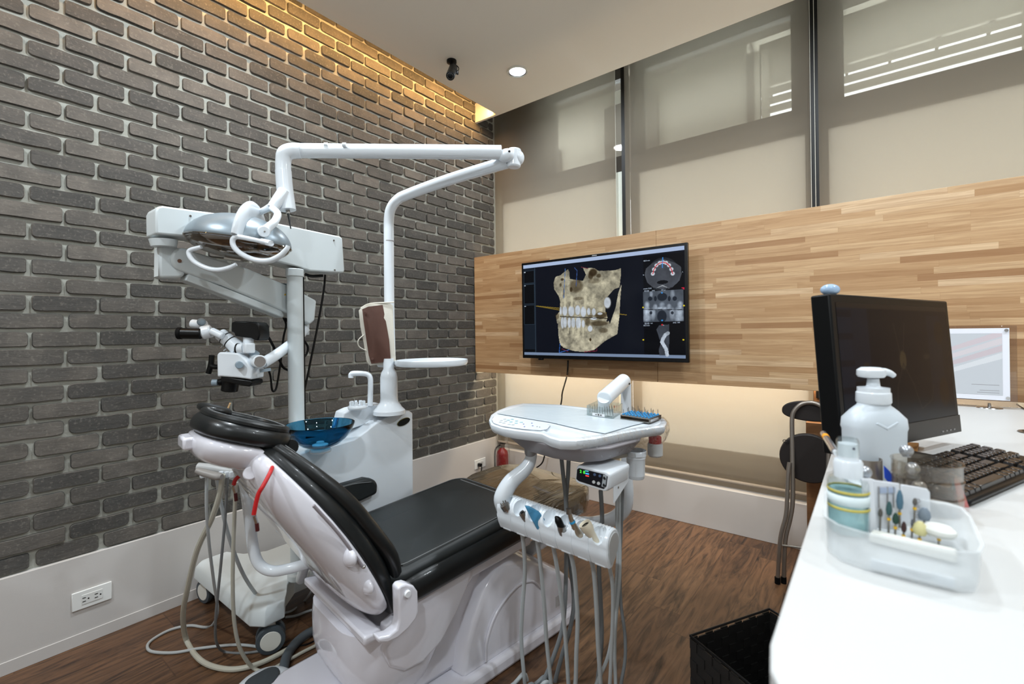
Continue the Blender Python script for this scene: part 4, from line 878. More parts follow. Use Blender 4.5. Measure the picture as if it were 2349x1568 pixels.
for k in range(6):
    si = k if k < 2 else (2 if k == 2 else k)
    d = 1.42 - .22 * (tops[k][0] - 1157) / 248 - .045
    t = thing('handpiece', HL[k], 'handpiece', at(*exits[k], d), 0, 'handpieces on the delivery rail')
    a, b = at(*tops[k], d), at(*exits[k], d); ax = (b - a).normalized()
    if k == 0:
        MB().cyl(a, b, .0095, 14, .007).build('body', M_CHROME, t)
        MB().cyl(a - ax * .002, a + ax * .014, .014, 16).build('coupling', M_STEEL, t)
        x_, y_, _ = frame(ax)
        for q in range(4): MB().cyl(a - ax * .012 + (x_ * math.cos(q * 1.57) + y_ * math.sin(q * 1.57)) * .008, a + (x_ * math.cos(q * 1.57) + y_ * math.sin(q * 1.57)) * .008, .0022, 8).build('prong', M_CHROME, t)
    elif k == 1:
        MB().cyl(a, a.lerp(b, .35), .0115, 16).build('connector', M_STEEL, t); MB().cyl(a.lerp(b, .35), b, .0085, 14).build('body', M_DSTEEL, t)
        MB().cyl(a - ax * .001, a - ax * .0025, .007, 12).build('port', M_BLACK, t)
    elif k == 2:
        M_BS = mat('blue_sleeve', (90, 165, 205), .15, trans=.55, coat=.5, bump=(60, .6, .004))
        MB().prism(hoseline([(1203, 1158), (1214, 1160), (1236, 1172), (1250, 1190), (1248, 1206), (1240, 1220), (1231, 1212), (1218, 1188)], d - .01, d - .01), FW, .008).build('protective_sleeve', M_BS, t, bevel=.003)
        MB().cyl(at(1234, 1190, d), b, .006, 12).build('body', M_STEEL, t)
    elif k == 3:
        MB().tube(hoseline([(1274, 1184), (1280, 1192), (1290, 1214)], d, d), [.003, .010, .0105], 12, 5).build('tip', M_BLACK, t)
        MB().tube(hoseline([(1288, 1206), (1289, 1216), (1296, 1236), (1303, 1250)], d, d), [.0125, .0115, .009, .006], 14, 4).build('body', M_STEEL, t)
    elif k == 4:
        MB().tube(hoseline([(1307, 1178), (1310, 1190), (1317, 1206), (1326, 1226), (1340, 1250), (1350, 1268)], d, d), [.0055, .006, .008, .0125, .0105, .007], 16, 5).build('body', mat('champagne_steel', (176, 160, 140), .3, .9), t)
        MB().cyl(at(1304, 1166, d), at(1305, 1178, d), .0072, 14).build('head', M_STEEL, t)
        MB().cyl(at(1312, 1195, d), at(1314, 1199, d), .0082, 14).build('blue_band', mat('blue_band', (50, 150, 200), .4), t)
    else:
        M_IV = mat('ivory_plastic', (212, 202, 180), .35)
        MB().lathe([(.0, .004), (.011, .004), (.0135, -.002), (.0165, -.003), (.017, .004), (.0165, .014), (.0125, .026), (.0105, .05), (.0085, (b - a).length)], a, ax, 26, cap=False).build('body', M_IV, t)
        MB().lathe([(0, .0035), (.009, .0035), (.0105, .002)], a, ax, 20, cap=False).build('lens', mat('dark_lens', (20, 18, 16), .05), t)
    MB().tube(tail(hoseline(hps[k], d - .0, d + .12)), .0062 if k != 5 else .0052, 12, 6).build('hose', M_HOSE, t)
# spare hoses hanging from the tray underside and control box
for pts, d0, d1, r, mm in (([(1286, 1032), (1292, 1090), (1298, 1150), (1299, 1260), (1297, 1360), (1290, 1440), (1268, 1510), (1245, 1568), (1230, 1620)], 1.50, 1.45, .0068, M_HOSED),
                           ([(1305, 1034), (1303, 1090), (1299, 1150), (1304, 1260), (1316, 1370), (1308, 1440), (1290, 1500), (1272, 1568), (1262, 1620)], 1.50, 1.48, .0068, M_HOSED),
                           ([(1378, 1124), (1381, 1180), (1380, 1230), (1374, 1300), (1378, 1380), (1380, 1470), (1370, 1568), (1360, 1620)], 1.45, 1.42, .0068, M_HOSED),
                           ([(1416, 1120), (1415, 1190), (1418, 1260), (1414, 1330), (1410, 1400), (1396, 1500), (1368, 1568), (1350, 1620)], 1.42, 1.38, .0052, M_HOSE),
                           ([(1422, 1120), (1421, 1190), (1422, 1270), (1420, 1340), (1412, 1430), (1410, 1500), (1412, 1568), (1412, 1630)], 1.42, 1.36, .0052, M_HOSE),
                           ([(1428, 1120), (1426, 1190), (1422, 1290), (1424, 1380), (1433, 1450), (1434, 1510), (1425, 1568), (1420, 1630)], 1.42, 1.36, .0050, M_HOSED)):
    o = MB().tube(tail(hoseline(pts, d0, d1)), r, 10, 6).build('hose', mm, deliv)
# control box
BY = 1.10; BD = .115
bx = thing('control_box', 'white dental motor control box with black display reading 20', 'control unit', atY(1360, 1115, BY))
def by(x, y, off=0): return atY(x, y, BY - off)
fp = [(1328, 1067), (1392, 1082), (1400, 1088), (1401, 1094), (1397, 1122), (1391, 1127), (1385, 1127), (1326, 1109), (1319, 1104), (1318, 1098), (1321, 1072), (1323, 1068)]
FPp = [by(x, y) for x, y in fp]
cfp = sum(FPp, Vector()) / len(FPp)
MB().loft([[cfp + (p - cfp) * s + Vector((0, y, 0)) for p in FPp] for y, s in ((0, .93), (.004, .98), (.012, 1.0), (.10, 1.04), (BD, 1.03))]).build('housing', M_WHITE, bx, bevel=.002)
dp = [(1328, 1073), (1386, 1087), (1394, 1092), (1391, 1115), (1385, 1121), (1328, 1103), (1322, 1098), (1324, 1076)]
o_d = MB().prism([by(x, y, .0005) for x, y in dp], Vector((0, 1, 0)), .002).build('display_panel', mat('display_black', (18, 24, 32), .15), bx, bevel=.0005)
MB().prism([by(x, y, .002) for x, y in [(1384, 1088), (1392, 1091), (1388, 1118), (1380, 1115)]], Vector((0, 1, 0)), .001).build('key_strip', mat('key_strip_grey', (170, 178, 184), .4), o_d)
EXd = (by(1390, 1088) - by(1328, 1073)).normalized(); EX1 = Vector((1, 0, 0))
def led(c, s): return mat('led_' + c, s, .4, emit=s, es=1.6)
text('readout', '2', .011, by(1332, 1081, .002), EX1, UP, led('green', (70, 220, 60)), o_d)
text('readout', '0', .011, by(1340, 1083, .002), EX1, UP, led('green', (70, 220, 60)), o_d)
for x, y, w_, h_, cc, nm in ((1346, 1080, .010, .0022, (60, 150, 160), 'cyan'), (1347, 1086, .010, .0028, (60, 140, 220), 'blue'), (1347, 1091, .010, .0026, (210, 50, 50), 'red')):
    MB().box(by(x, y, .002), (w_, .001, h_)).build('indicator', led(nm, cc), o_d)
for x, y, r in ((1364, 1088, .0036), (1376, 1091, .0036), (1362, 1105, .0042), (1373, 1108, .0042), (1387, 1096, .0042), (1386, 1112, .0042)):
    mm = M_LGREY if y > 1100 and x < 1380 else (M_BLACK if x > 1380 else mat('dial_blue', (60, 80, 110), .3))
    MB().cyl(by(x, y, .001), by(x, y, .0035), r, 16).build('button', mm, o_d)
MB().prism([by(x, y, -.02) for x, y in [(1404, 1086), (1446, 1079), (1446, 1110), (1405, 1131)]], Vector((0, 1, 0)), .003).build('side_bracket', M_WHITE, bx) if False else None
sx = cfp.x + .048
MB().prism([Vector((sx, BY + .03, .722)), Vector((sx, BY + .125, .745)), Vector((sx, BY + .125, .700)), Vector((sx, BY + .03, .664))], NX, .003).build('side_bracket', M_WHITE, bx, bevel=.001)
for yy_, zz_ in ((.055, .70), (.10, .715)): MB().cyl((sx + .0015, BY + yy_, zz_), (sx + .003, BY + yy_, zz_), .003, 10).build('screw', M_STEEL, bx)
tp = Vector((cfp.x + .02, BY + .06, .752))
MB().cyl(at(1376, 1052, 1.33), at(1376, 1074, 1.33), .0155, 20).build('mounting_post', mat('ivory_metal', (190, 186, 176), .4), bx)
MB().cyl(at(1373, 1063, 1.312), at(1372.5, 1063, 1.308), .004, 12).build('post_hole', M_BLACK, bx)
MB().tube([at(1378, 1052, 1.33), at(1410, 1046, 1.35), at(1435, 1042, 1.37)], .0085, 12, 4).build('cup_arm', mat('ivory_metal', (190, 186, 176), .4), bx)
# waste cup and hanging bottle
cc = at(1459, 1096, 1.38)
t = thing('waste_cup', 'white plastic cup hanging on the bracket under the tray corner', 'cup', cc)
MB().lathe([(0, 0), (.0225, 0), (.0245, .003), (.027, .060), (.029, .061), (.029, .068), (.031, .069), (.0315, .082), (.030, .084), (.0285, .082), (.0255, .01), (0, .008)], cc, seg=36, cap=False).build('cup', M_WHITE, t)
MB().box(cc + UP * .075 - FW * .031, (.02, .004, .012), Matrix((RT, FW, UP)).transposed()).build('label_tab', M_WHITE, t, bevel=.002)
cb_ = at(1503, 1046, 1.46)
t = thing('water_bottle', 'small translucent bottle with red cap hanging under the tray edge', 'bottle', cb_)
MB().lathe([(0, 0), (.019, 0), (.0235, .005), (.0235, .038), (.021, .042), (0, .042)], cb_, seg=30, cap=False).build('bottle', mat('milky_plastic', (206, 208, 208), .25), t)
MB().lathe([(.0185, .042), (.0195, .044), (.0195, .062), (.017, .064), (0, .064)], cb_, seg=30, cap=False).build('cap', mat('red_cap', (190, 24, 30), .4), t)
MB().cyl(cb_ + UP * .064, cb_ + UP * .085, .006, 10).build('hanger', M_GREY, t)

# bur boxes on the tray
def cornerbox(P4, z0, z1, m_):
    return [Vector((p.x, p.y, z0)) for p in P4] + [Vector((p.x, p.y, z1)) for p in P4]
ab = [atz(x, y, TZ + .004) for x, y in [(1346, 951), (1407, 960), (1428, 946), (1370, 939)]]
abc = sum(ab, Vector()) / 4
t = thing('acrylic_bur_box', 'clear acrylic bur box with white label on the tray', 'box', abc)
ht = .032
m = MB()
for i in range(4):
    a, b = ab[i], ab[(i + 1) % 4]; m.hexa([a, b, b + (abc - b) * .03, a + (abc - a) * .03, a + UP * ht, b + UP * ht, b + (abc - b) * .03 + UP * ht, a + (abc - a) * .03 + UP * ht])
m.build('case', M_ACRYL, t)
MB().hexa(cornerbox([abc + (p - abc) * .94 for p in ab], TZ + .004, TZ + .009, None)).build('block', mat('frosted_acrylic', (222, 228, 228), .2, trans=.4), t)
lb = MB().hexa(cornerbox([ab[0].lerp(ab[1], .22) - FW * .001, ab[0].lerp(ab[1], .68) - FW * .001, ab[0].lerp(ab[1], .68), ab[0].lerp(ab[1], .22)], TZ + .005, TZ + .014, None)).build('label', M_PAPER, t)
e_ = (ab[1] - ab[0]).normalized(); text('label_text', 'AA 醫 005', .0062, ab[0].lerp(ab[1], .45) - FW * .0018 + UP * (TZ + .0095 - ab[0].z), e_, UP, M_BLACK, t, .0002)
text('label_text', 'SUPER WC', .0050, ab[0].lerp(ab[1], .85) - FW * .0018 + UP * (TZ + .0095 - ab[0].z), e_, UP, M_BLACK, t, .0002)
def bur(name, lab, p, h, grp, band=None):
    o = MB().mi(0).cyl(p, p + UP * h * .72, .0008, 6).mi(1).cyl(p + UP * h * .68, p + UP * h, .0012, 6, .0003).build(name, [M_STEEL, band or M_STEEL], None)
    return tag(o, lab, 'bur', grp)
b0 = None; rnd = random.Random(2)
M_GOLD = mat('bur_gold', (170, 140, 60), .4, .8)
src = [bur('dental_bur', 'thin metal bur standing upright in the clear acrylic box', Vector((0, 0, 0)), .021, 'burs in the clear acrylic box', mm) for mm in (M_STEEL, M_GOLD, M_RED)]
first = [True, True, True]
for i in range(10):
    for j in range(4):
        u_, v_ = (i + .7) / 10.4, (j + .6) / 4.4
        p = ab[0].lerp(ab[1], u_).lerp(ab[3].lerp(ab[2], u_), v_); p = Vector((p.x, p.y, TZ + .010))
        k = 2 if (i > 7 and j > 1) else (1 if rnd.random() < .25 else 0)
        o = src[k] if first[k] else src[k].copy()
        if not first[k]: COL.objects.link(o)
        first[k] = False; o.location = p; o.scale = (1, 1, rnd.uniform(.85, 1.15))
bb = [atz(x, y, TZ + .004) for x, y in [(1423, 960), (1490, 970), (1517, 960), (1448, 951)]]
bbc = sum(bb, Vector()) / 4
t = thing('steel_bur_block', 'steel bur stand with blue rubber top on the tray corner', 'bur stand', bbc)
MB().hexa(cornerbox(bb, TZ + .003, TZ + .006, None)).build('base_plate', M_STEEL, t)
MB().hexa(cornerbox([bbc + (p - bbc) * .97 for p in bb], TZ + .014, TZ + .0165, None)).build('top_plate', M_DSTEEL, t)
for i, f_ in ((0, .0), (1, 1.0)):
    q = [bb[0].lerp(bb[1], f_), bb[3].lerp(bb[2], f_)]; dv = (bb[1] - bb[0]).normalized() * .002 * (1 if i == 0 else -1)
    MB().hexa(cornerbox([q[0], q[0] + dv, q[1] + dv, q[1]], TZ + .003, TZ + .0165, None)).build('side_wall', M_STEEL, t)
MB().hexa(cornerbox([bb[1].lerp(bb[2], .1), bb[1].lerp(bb[2], .1) + dv, bb[1].lerp(bb[2], .75) + dv, bb[1].lerp(bb[2], .75)], TZ + .005, TZ + .013, None)).build('label', M_PAPER, t)
gm = MB()
sb = bur('dental_bur', 'thin metal bur standing in the blue rubber bur stand', Vector((0, 0, 0)), .019, 'burs in the blue stand')
fst = True
for i in range(9):
    for j in range(5):
        u_, v_ = (i + .6) / 9.2, (j + .6) / 5.2
        p = bb[0].lerp(bb[1], u_).lerp(bb[3].lerp(bb[2], u_), v_)
        gm.lathe([(.0034, 0), (.0034, .003), (.002, .0045), (0, .0045)], Vector((p.x, p.y, TZ + .0165)), cap=False, seg=10)
        if (i + j) % 2 == 0:
            o = sb if fst else sb.copy()
            if not fst: COL.objects.link(o)
            fst = False; o.location = Vector((p.x, p.y, TZ + .020)); o.scale = (1, 1, rnd.uniform(.6, 1.1))
gm.build('rubber_grommets', M_BLUE, t)

# ================================================================ SUCTION HOLDER and hoses at the head of the chair
sd = 1.40
sh = thing('suction_holder', 'grey suction tube holder on white bent tube beside the headrest', 'holder', at(600, 1310, 1.42))
MB().tube([at(452, 1078, sd), at(470, 1084, sd), at(500, 1092, sd), at(509, 1093, sd)], [.011, .014, .0145, .010], 14, 4, sy=.8).build('holder_cap', mat('warm_grey', (148, 144, 140), .4), sh)
MB().tube([at(455, 1070, sd + .05), at(490, 1074, sd + .05), at(535, 1082, sd + .05)], .013, 12, 4).build('holder_bar', M_LGREY, sh)
for x in (464, 478, 507, 520, 530): MB().box(at(x, 1088, sd + .035), (.012, .012, .02)).build('valve', M_WHITE, sh, bevel=.002)
MB().tube([at(520, 1082, sd + .1), at(556, 1100, 1.48), at(566, 1140, 1.48), at(575, 1210, 1.48), at(582, 1262, 1.48), at(596, 1295, 1.48), at(625, 1309, 1.48), at(665, 1303, 1.48), at(710, 1290, 1.50)], .0165, 16, 6).build('support_tube', M_WHITE, sh)
MB().tube([at(700, 1292, 1.5), CH(.33, -.36, .25)], .0165, 14, 1).build('tube_end', M_WHITE, sh)
def fh(name, lab, pts, r, mm, split, top=sd + .02):
    """pts hang at depth `top` until index split, afterwards lie on the floor"""
    P_ = []
    for i, (x, y) in enumerate(pts):
        if i < split: P_.append(at(x, y, top))
        else:
            p = atz(x, y, r + .001); P_.append(p)
    ds = [dof(p) for p in P_]
    # ease the depth between hanging part and floor part
    d1 = ds[split] if split < len(ds) else top
    for i in range(split): P_[i] = at(pts[i][0], pts[i][1], top + (d1 - top) * (i / split) ** 2)
    o = MB().tube(P_, r, 10, 7).build(name, mm, None); tag(o, lab, 'hose', 'suction hoses behind the headrest')
    return o
fh('suction_hose', 'thin grey hose looping far left across the floor', [(474, 1094), (474, 1170), (480, 1250), (490, 1330), (499, 1400), (488, 1432), (470, 1438), (435, 1434), (390, 1444), (350, 1466), (338, 1482), (350, 1494), (400, 1496), (460, 1486), (540, 1478), (600, 1484), (624, 1490)], .0048, M_HOSE, 5)
fh('suction_hose', 'thickest grey hose hanging in a deep loop left of the chair', [(510, 1088), (505, 1130), (485, 1190), (452, 1262), (430, 1350), (420, 1410), (428, 1468), (462, 1515), (520, 1534), (580, 1526), (640, 1500), (700, 1463), (738, 1432), (775, 1400)], .0085, M_HOSE2, 6)
fh('suction_hose', 'slim dark grey hose falling straight behind the thick one', [(522, 1094), (517, 1180), (508, 1280), (500, 1360), (494, 1430), (497, 1474), (515, 1494), (560, 1497), (600, 1492), (628, 1489)], .0042, M_HOSED, 6)
fh('suction_hose', 'grey hose slanting down to the front caster wheel', [(497, 1094), (508, 1160), (528, 1240), (560, 1320), (600, 1376), (640, 1404)], .0060, M_HOSE, 5, sd + .1)
fh('suction_hose', 'beige hose with yellowed top reaching the floor near the pedal', [(541, 1106), (538, 1180), (535, 1260), (534, 1350), (538, 1430), (552, 1490), (580, 1530), (612, 1538), (660, 1514), (700, 1492), (745, 1470)], .0058, M_HOSE2, 6)
fh('suction_hose', 'thin hose curling round the front caster to the chair base', [(722, 1344), (700, 1376), (670, 1400), (640, 1408), (610, 1426), (590, 1455), (594, 1474), (612, 1486), (628, 1490)], .0042, M_HOSE, 1, 1.62)
fh('suction_hose', 'short pale hose lying from the caster to the chair base', [(655, 1415), (680, 1411), (710, 1400), (745, 1392)], .0048, M_HOSE, 0)
P_ = [atz(x, y, .016) for x, y in [(760, 1434), (720, 1445), (685, 1468), (660, 1500), (650, 1540), (648, 1600)]]
tag(MB().tube(P_, .016, 14, 8).build('corrugated_hose', mat('dark_corrugated', (78, 86, 92), .6), None), 'dark grey corrugated hose on the floor beside the chair base', 'hose')
tag(MB().tube([atz(x, y, .004) for x, y in [(628, 1489), (665, 1481), (700, 1478), (735, 1462)]], .0025, 8, 5).build('floor_cable', M_BLACK, None), 'thin black cable on the floor under the grey hoses', 'cable')
tag(MB().cyl(at(521, 941, 1.50), at(528, 924, 1.50), .0028, 8).build('wooden_stick', mat('pale_wood', (214, 178, 130), .6), None), 'small pale wooden stick poking up behind the headrest', 'stick')
# foot pedal
fp0 = atz(606, 1592, .0)
t = thing('foot_pedal', 'round white foot pedal with grey top at the bottom edge', 'foot pedal', fp0)
MB().lathe([(0, 0), (.085, 0), (.092, .008), (.09, .022), (.075, .036), (.05, .042), (0, .044)], fp0, seg=40, cap=False).build('housing', M_WHITE, t)
MB().loft([[fp0 + Vector((.05 * math.cos(a) * s * (1 + .12 * math.cos(3 * a)), .05 * math.sin(a) * s * (1 + .12 * math.cos(3 * a)), z)) for a in [k * math.pi / 14 for k in range(28)]] for z, s in ((.04, 1), (.05, .95), (.052, .8))]).build('pedal_disc', M_RUB, t, bevel=.003)

# ================================================================ WALL CORNER ITEMS
def outlet(name, lab, cy, cz, w_, h_):
    X0 = XL + .0102
    t = thing(name, lab, 'wall socket', (X0, cy, cz - h_ / 2))
    MB().box((X0 + .003, cy, cz), (.006, w_, h_)).build('cover_plate', mat('socket_white', (226, 228, 226), .35), t, bevel=.002)
    MB().box((X0 + .0065, cy, cz), (.002, w_ * .52, h_ * .52)).build('insert', mat('socket_white2', (218, 220, 218), .4), t, bevel=.0006)
    for s in (-1, 1):
        for q in (-1, 1): MB().box((X0 + .0078, cy + s * w_ * .15 - .006, cz + q * .0065), (.0012, .009, .0022)).build('slot', M_BLACKM, t)
        MB().cyl((X0 + .0072, cy + s * w_ * .15 + .006, cz), (X0 + .0084, cy + s * w_ * .15 + .006, cz), .0024, 10).build('earth_hole', M_BLACKM, t)
    return t
outlet('wall_socket', 'white double wall socket low on the wall at far left', .388, .164, .112, .066)
outlet('wall_socket', 'white wall socket with a black plug near the fire extinguisher', 2.538, .16, .118, .066)
t = thing('power_plug', 'black plug and cord in the far wall socket', 'plug', (XL + .02, 2.50, .15))
MB().box((XL + .032, 2.515, .158), (.03, .022, .024)).build('plug', M_BLACK, t, bevel=.004)
MB().tube([(XL + .046, 2.515, .156), (XL + .062, 2.50, .145), (XL + .062, 2.49, .11), (XL + .05, 2.47, .06), (XL + .06, 2.43, .02), (XL + .1, 2.40, .006)], .004, 8, 6).build('cord', M_BLACK, t)
fe = atY(1153, 1100, 2.60); fe.z = 0
t = thing('fire_extinguisher', 'red fire extinguisher wrapped in clear plastic bag in the corner', 'fire extinguisher', fe)
MB().lathe([(0, .01), (.040, .01), (.044, .02), (.044, .235), (.038, .262), (.020, .28), (.014, .288), (0, .288)], fe, seg=32, cap=False).build('cylinder', mat('extinguisher_red', (120, 18, 20), .3), t)
MB().cyl(fe + UP * .285, fe + UP * .315, .012, 14).build('valve', M_STEEL, t)
MB().box(fe + Vector((.012, -.01, .322)), (.05, .014, .008)).build('handle', M_BLACK, t, bevel=.003)
MB().tube([fe + Vector((-.01, -.01, .31)), fe + Vector((-.04, -.03, .27)), fe + Vector((-.046, -.03, .15)), fe + Vector((-.046, -.03, .05))], .006, 8, 5).build('hose', M_BLACK, t)
rnd = random.Random(9)
rings = [[fe + Vector(((r + rnd.uniform(-.005, .005)) * math.cos(a), (r + rnd.uniform(-.005, .005)) * math.sin(a), z)) for a in [k * math.pi / 10 for k in range(20)]] for z, r in ((.01, .055), (.08, .057), (.16, .058), (.24, .056), (.29, .05), (.33, .042), (.36, .046), (.385, .05))]
MB().loft(rings, cap=False).build('plastic_bag', M_CLING, t, ang=60)
# white paper behind the leg rest
pp_ = [at(x, y, 2.12) for x, y in [(1134, 1104), (1192, 1078), (1246, 1103), (1246, 1115), (1134, 1115)]]
tag(MB().prism(pp_, FW + UP * .6, .003).build('paper_sheet', M_PAPER, None), 'white sheet of paper sticking up behind the covered leg rest', 'paper')
# cable below the TV
tag(MB().tube([atY(x, y, 2.46) for x, y in [(1303, 826), (1302, 850)]] + [Vector(atY(1299, 868, 2.58)), Vector(atY(1290, 900, 2.70)), Vector(atY(1287, 925, 2.70)), Vector(atY(1270, 1000, 2.70)), Vector(atY(1252, 1036, 2.70)), Vector(atY(1243, 1062, 2.69)), Vector(atY(1222, 1078, 2.69)), Vector(atY(1208, 1092, 2.69))], .005, 8, 6).build('television_cable', M_BLACK, None), 'thin black cable hanging from the television behind the tray', 'cable')

# ================================================================ TELEVISION with a scan on screen
class Img:
    def __init__(s, w, h, col): s.w = w; s.h = h; s.a = np.ones((h, w, 3)) * (np.array(col) / 255); yy, xx = np.mgrid[0:h, 0:w]; s.X = (xx + .5) / w; s.Y = (yy + .5) / h
    def put(s, mk, col, al=1.0, nz=None):
        c = np.array(col) / 255
        v = c if nz is None else c * nz[..., None]
        al = al * mk
        s.a = s.a * (1 - al[..., None]) + v * al[..., None]
    def polym(s, pts):
        mk = np.zeros_like(s.X, bool); n = len(pts)
        for i in range(n):
            x1, y1 = pts[i]; x2, y2 = pts[(i + 1) % n]
            if y1 == y2: continue
            mk ^= ((y1 > s.Y) != (y2 > s.Y)) & (s.X < (x2 - x1) * (s.Y - y1) / (y2 - y1) + x1)
        return mk.astype(float)
    def ellm(s, cx, cy, rx, ry, soft=.15): return np.clip((1 - ((s.X - cx) / rx) ** 2 - ((s.Y - cy) / ry) ** 2) / soft, 0, 1)
    def linem(s, p, q, t):
        ar = s.w / s.h; dx, dy = (q[0] - p[0]) * ar, q[1] - p[1]; L = dx * dx + dy * dy + 1e-9
        k = np.clip((((s.X - p[0]) * ar) * dx + (s.Y - p[1]) * dy) / L, 0, 1)
        return (np.hypot((s.X - p[0]) * ar - k * dx, s.Y - p[1] - k * dy) < t).astype(float)
    def rect(s, x0, y0, x1, y1): return ((s.X > x0) & (s.X < x1) & (s.Y > y0) & (s.Y < y1)).astype(float)
def noise(h, w, n, seed, octs=4):
    r = np.random.RandomState(seed); out = np.zeros((h, w)); amp = 1; tot = 0
    for o in range(octs):
        k = n * 2 ** o; g_ = r.rand(k + 2, int(k * w / h) + 3)
        y = np.linspace(0, k, h); x = np.linspace(0, g_.shape[1] - 2, w); yi = y.astype(int); xi = x.astype(int); fy = (y - yi)[:, None]; fx = (x - xi)[None]
        yi = np.clip(yi, 0, k); 
        a = g_[yi][:, xi]; b = g_[yi][:, xi + 1]; c = g_[yi + 1][:, xi]; d = g_[yi + 1][:, xi + 1]
        out += amp * ((a * (1 - fx) + b * fx) * (1 - fy) + (c * (1 - fx) + d * fx) * fy); tot += amp; amp *= .6
    return out / tot
def screen_mesh(name, im, O, ex, ey, w_, h_, m, parent):
    """O = top-left corner, ex right, ey down"""
    H_, W_ = im.h, im.w
    me = bpy.data.meshes.new(name); inv = PM[parent.name].inverted()
    xs = np.linspace(0, w_, W_ + 1); ys = np.linspace(0, h_, H_ + 1)
    A = np.array(inv @ O); E1 = np.array(inv.to_3x3() @ ex); E2 = np.array(inv.to_3x3() @ ey)
    V = A + xs[None, :, None] * E1 + ys[:, None, None] * E2
    V = V.reshape(-1, 3)
    j, i = np.meshgrid(np.arange(W_), np.arange(H_)); b = i * (W_ + 1) + j
    Fc = np.stack([b, b + W_ + 1, b + W_ + 2, b + 1], -1).reshape(-1, 4)
    me.from_pydata(V.tolist(), [], Fc.tolist())
    at_ = me.color_attributes.new('picture', 'FLOAT_COLOR', 'CORNER')
    c = np.clip(im.a, 0, 1); c = np.where(c <= .04045, c / 12.92, ((c + .055) / 1.055) ** 2.4).reshape(-1, 3)
    c4 = np.concatenate([c, np.ones((len(c), 1))], 1); at_.data.foreach_set('color', np.repeat(c4, 4, 0).astype(np.float32).ravel())
    me.materials.append(m); o = bpy.data.objects.new(name, me); COL.objects.link(o); o.parent = parent; PM[o.name] = PM[parent.name]; return o
def screen_mat(name, strength, gloss=.12):
    m = bpy.data.materials.new(name); m.use_nodes = True; g_ = NT(m); ca = g_.n('ShaderNodeVertexColor'); ca.layer_name = 'picture'
    g_.l(ca.outputs[0], g_.b.inputs['Emission Color']); g_.b.inputs['Emission Strength'].default_value = strength
    g_.b.inputs['Base Color'].default_value = (.004, .004, .005, 1); g_.b.inputs['Roughness'].default_value = gloss; g_.b.inputs['Specular IOR Level'].default_value = .12; return m
W_, H_ = 420, 244
im = Img(W_, H_, (10, 14, 24))
def S(x, y):
    yt = 345 - .1319 * (x - 100); yb_ = 1335 + .0223 * (x - 125); return ((x - 100 - 25 * (y - yt) / 990) / 1797, (y - yt) / (yb_ - yt))
def SP(L): return [S(x, y) for x, y in L]
N1 = noise(H_, W_, 10, 1); N2 = noise(H_, W_, 26, 2)
R_ = lambda x0, y0, x1, y1, c, al=1: im.put(im.rect(*S(x0, y0), *S(x1, y1)), c, al)
im.put(im.rect(0, 0, 1, .036), (172, 190, 222)); im.put(im.rect(0, .972, 1, 1), (120, 138, 165))
im.put(im.rect(0, .036, .095, .972), (20, 28, 38)); im.put(im.rect(.086, .04, .0885, .972), (60, 76, 92))
for a, b in ((.065, .205), (.215, .435), (.445, .665)):
    im.put(im.rect(.003, a, .084, b), (44, 58, 70)); im.put(im.rect(.005, a + .006, .082, b - .006), (3, 5, 7)); im.put(im.rect(.005, a + .01, .016, a + .02), (170, 180, 190))
im.put(im.rect(.003, .94, .084, .965), (3, 5, 7))
bone = np.clip(.86 + .5 * (N1 - .5) + .75 * (N2 - .5), .45, 1.2)
for q in (((282, 790), (1355, 883)), ((282, 790), (590, 832))): im.put(im.linem(S(*q[0]), S(*q[1]), .004), (130, 110, 40))
head = SP([(530, 470), (545, 455), (600, 440), (640, 405), (690, 372), (705, 400), (712, 480), (800, 492), (870, 500), (905, 430), (868, 352), (910, 360), (960, 350), (1010, 360), (1040, 385), (1130, 385), (1240, 375), (1290, 355), (1290, 440), (1278, 572), (1225, 590), (1180, 640), (1140, 690), (1128, 800), (1130, 860), (1160, 900), (1100, 1080), (1000, 1000), (600, 1000), (560, 980), (545, 900), (590, 850), (598, 740), (580, 680), (520, 600), (510, 530)])
im.put(im.polym(head), (184, 178, 154), 1, bone)
jaw = SP([(1300, 530), (1288, 700), (1282, 900), (1262, 1100), (1130, 1180), (1010, 1280), (900, 1305), (760, 1292), (640, 1255), (598, 1215), (580, 1120), (572, 1000), (590, 920), (640, 905), (1060, 950), (1160, 960), (1220, 830), (1262, 650)])
im.put(im.polym(jaw), (190, 184, 160), 1, bone)
im.put(im.polym(SP([(1272, 600), (1240, 800), (1180, 990), (1150, 900), (1130, 800), (1190, 770), (1185, 700), (1225, 610)])), (8, 12, 20))
for cx, cy, rx, ry, a in ((985, 405, 55, 45, .9), (960, 440, 35, 45, .7), (1050, 440, 30, 25, .6), (620, 488, 24, 16, .8), (790, 560, 95, 80, .55), (730, 600, 20, 30, .8), (600, 550, 16, 22, .6), (1000, 500, 80, 30, .3), (1080, 890, 80, 40, .75), (960, 900, 30, 16, .5), (1060, 980, 120, 30, .6), (930, 960, 35, 50, .5), (640, 640, 14, 60, .5), (965, 1165, 14, 20, .9), (1110, 1060, 60, 30, .45), (820, 700, 70, 20, .35), (560, 900, 30, 40, .5)):
    u_, v_ = S(cx, cy); im.put(im.ellm(u_, v_, rx / 1797, ry / 1000, .6), (46, 34, 16), a)
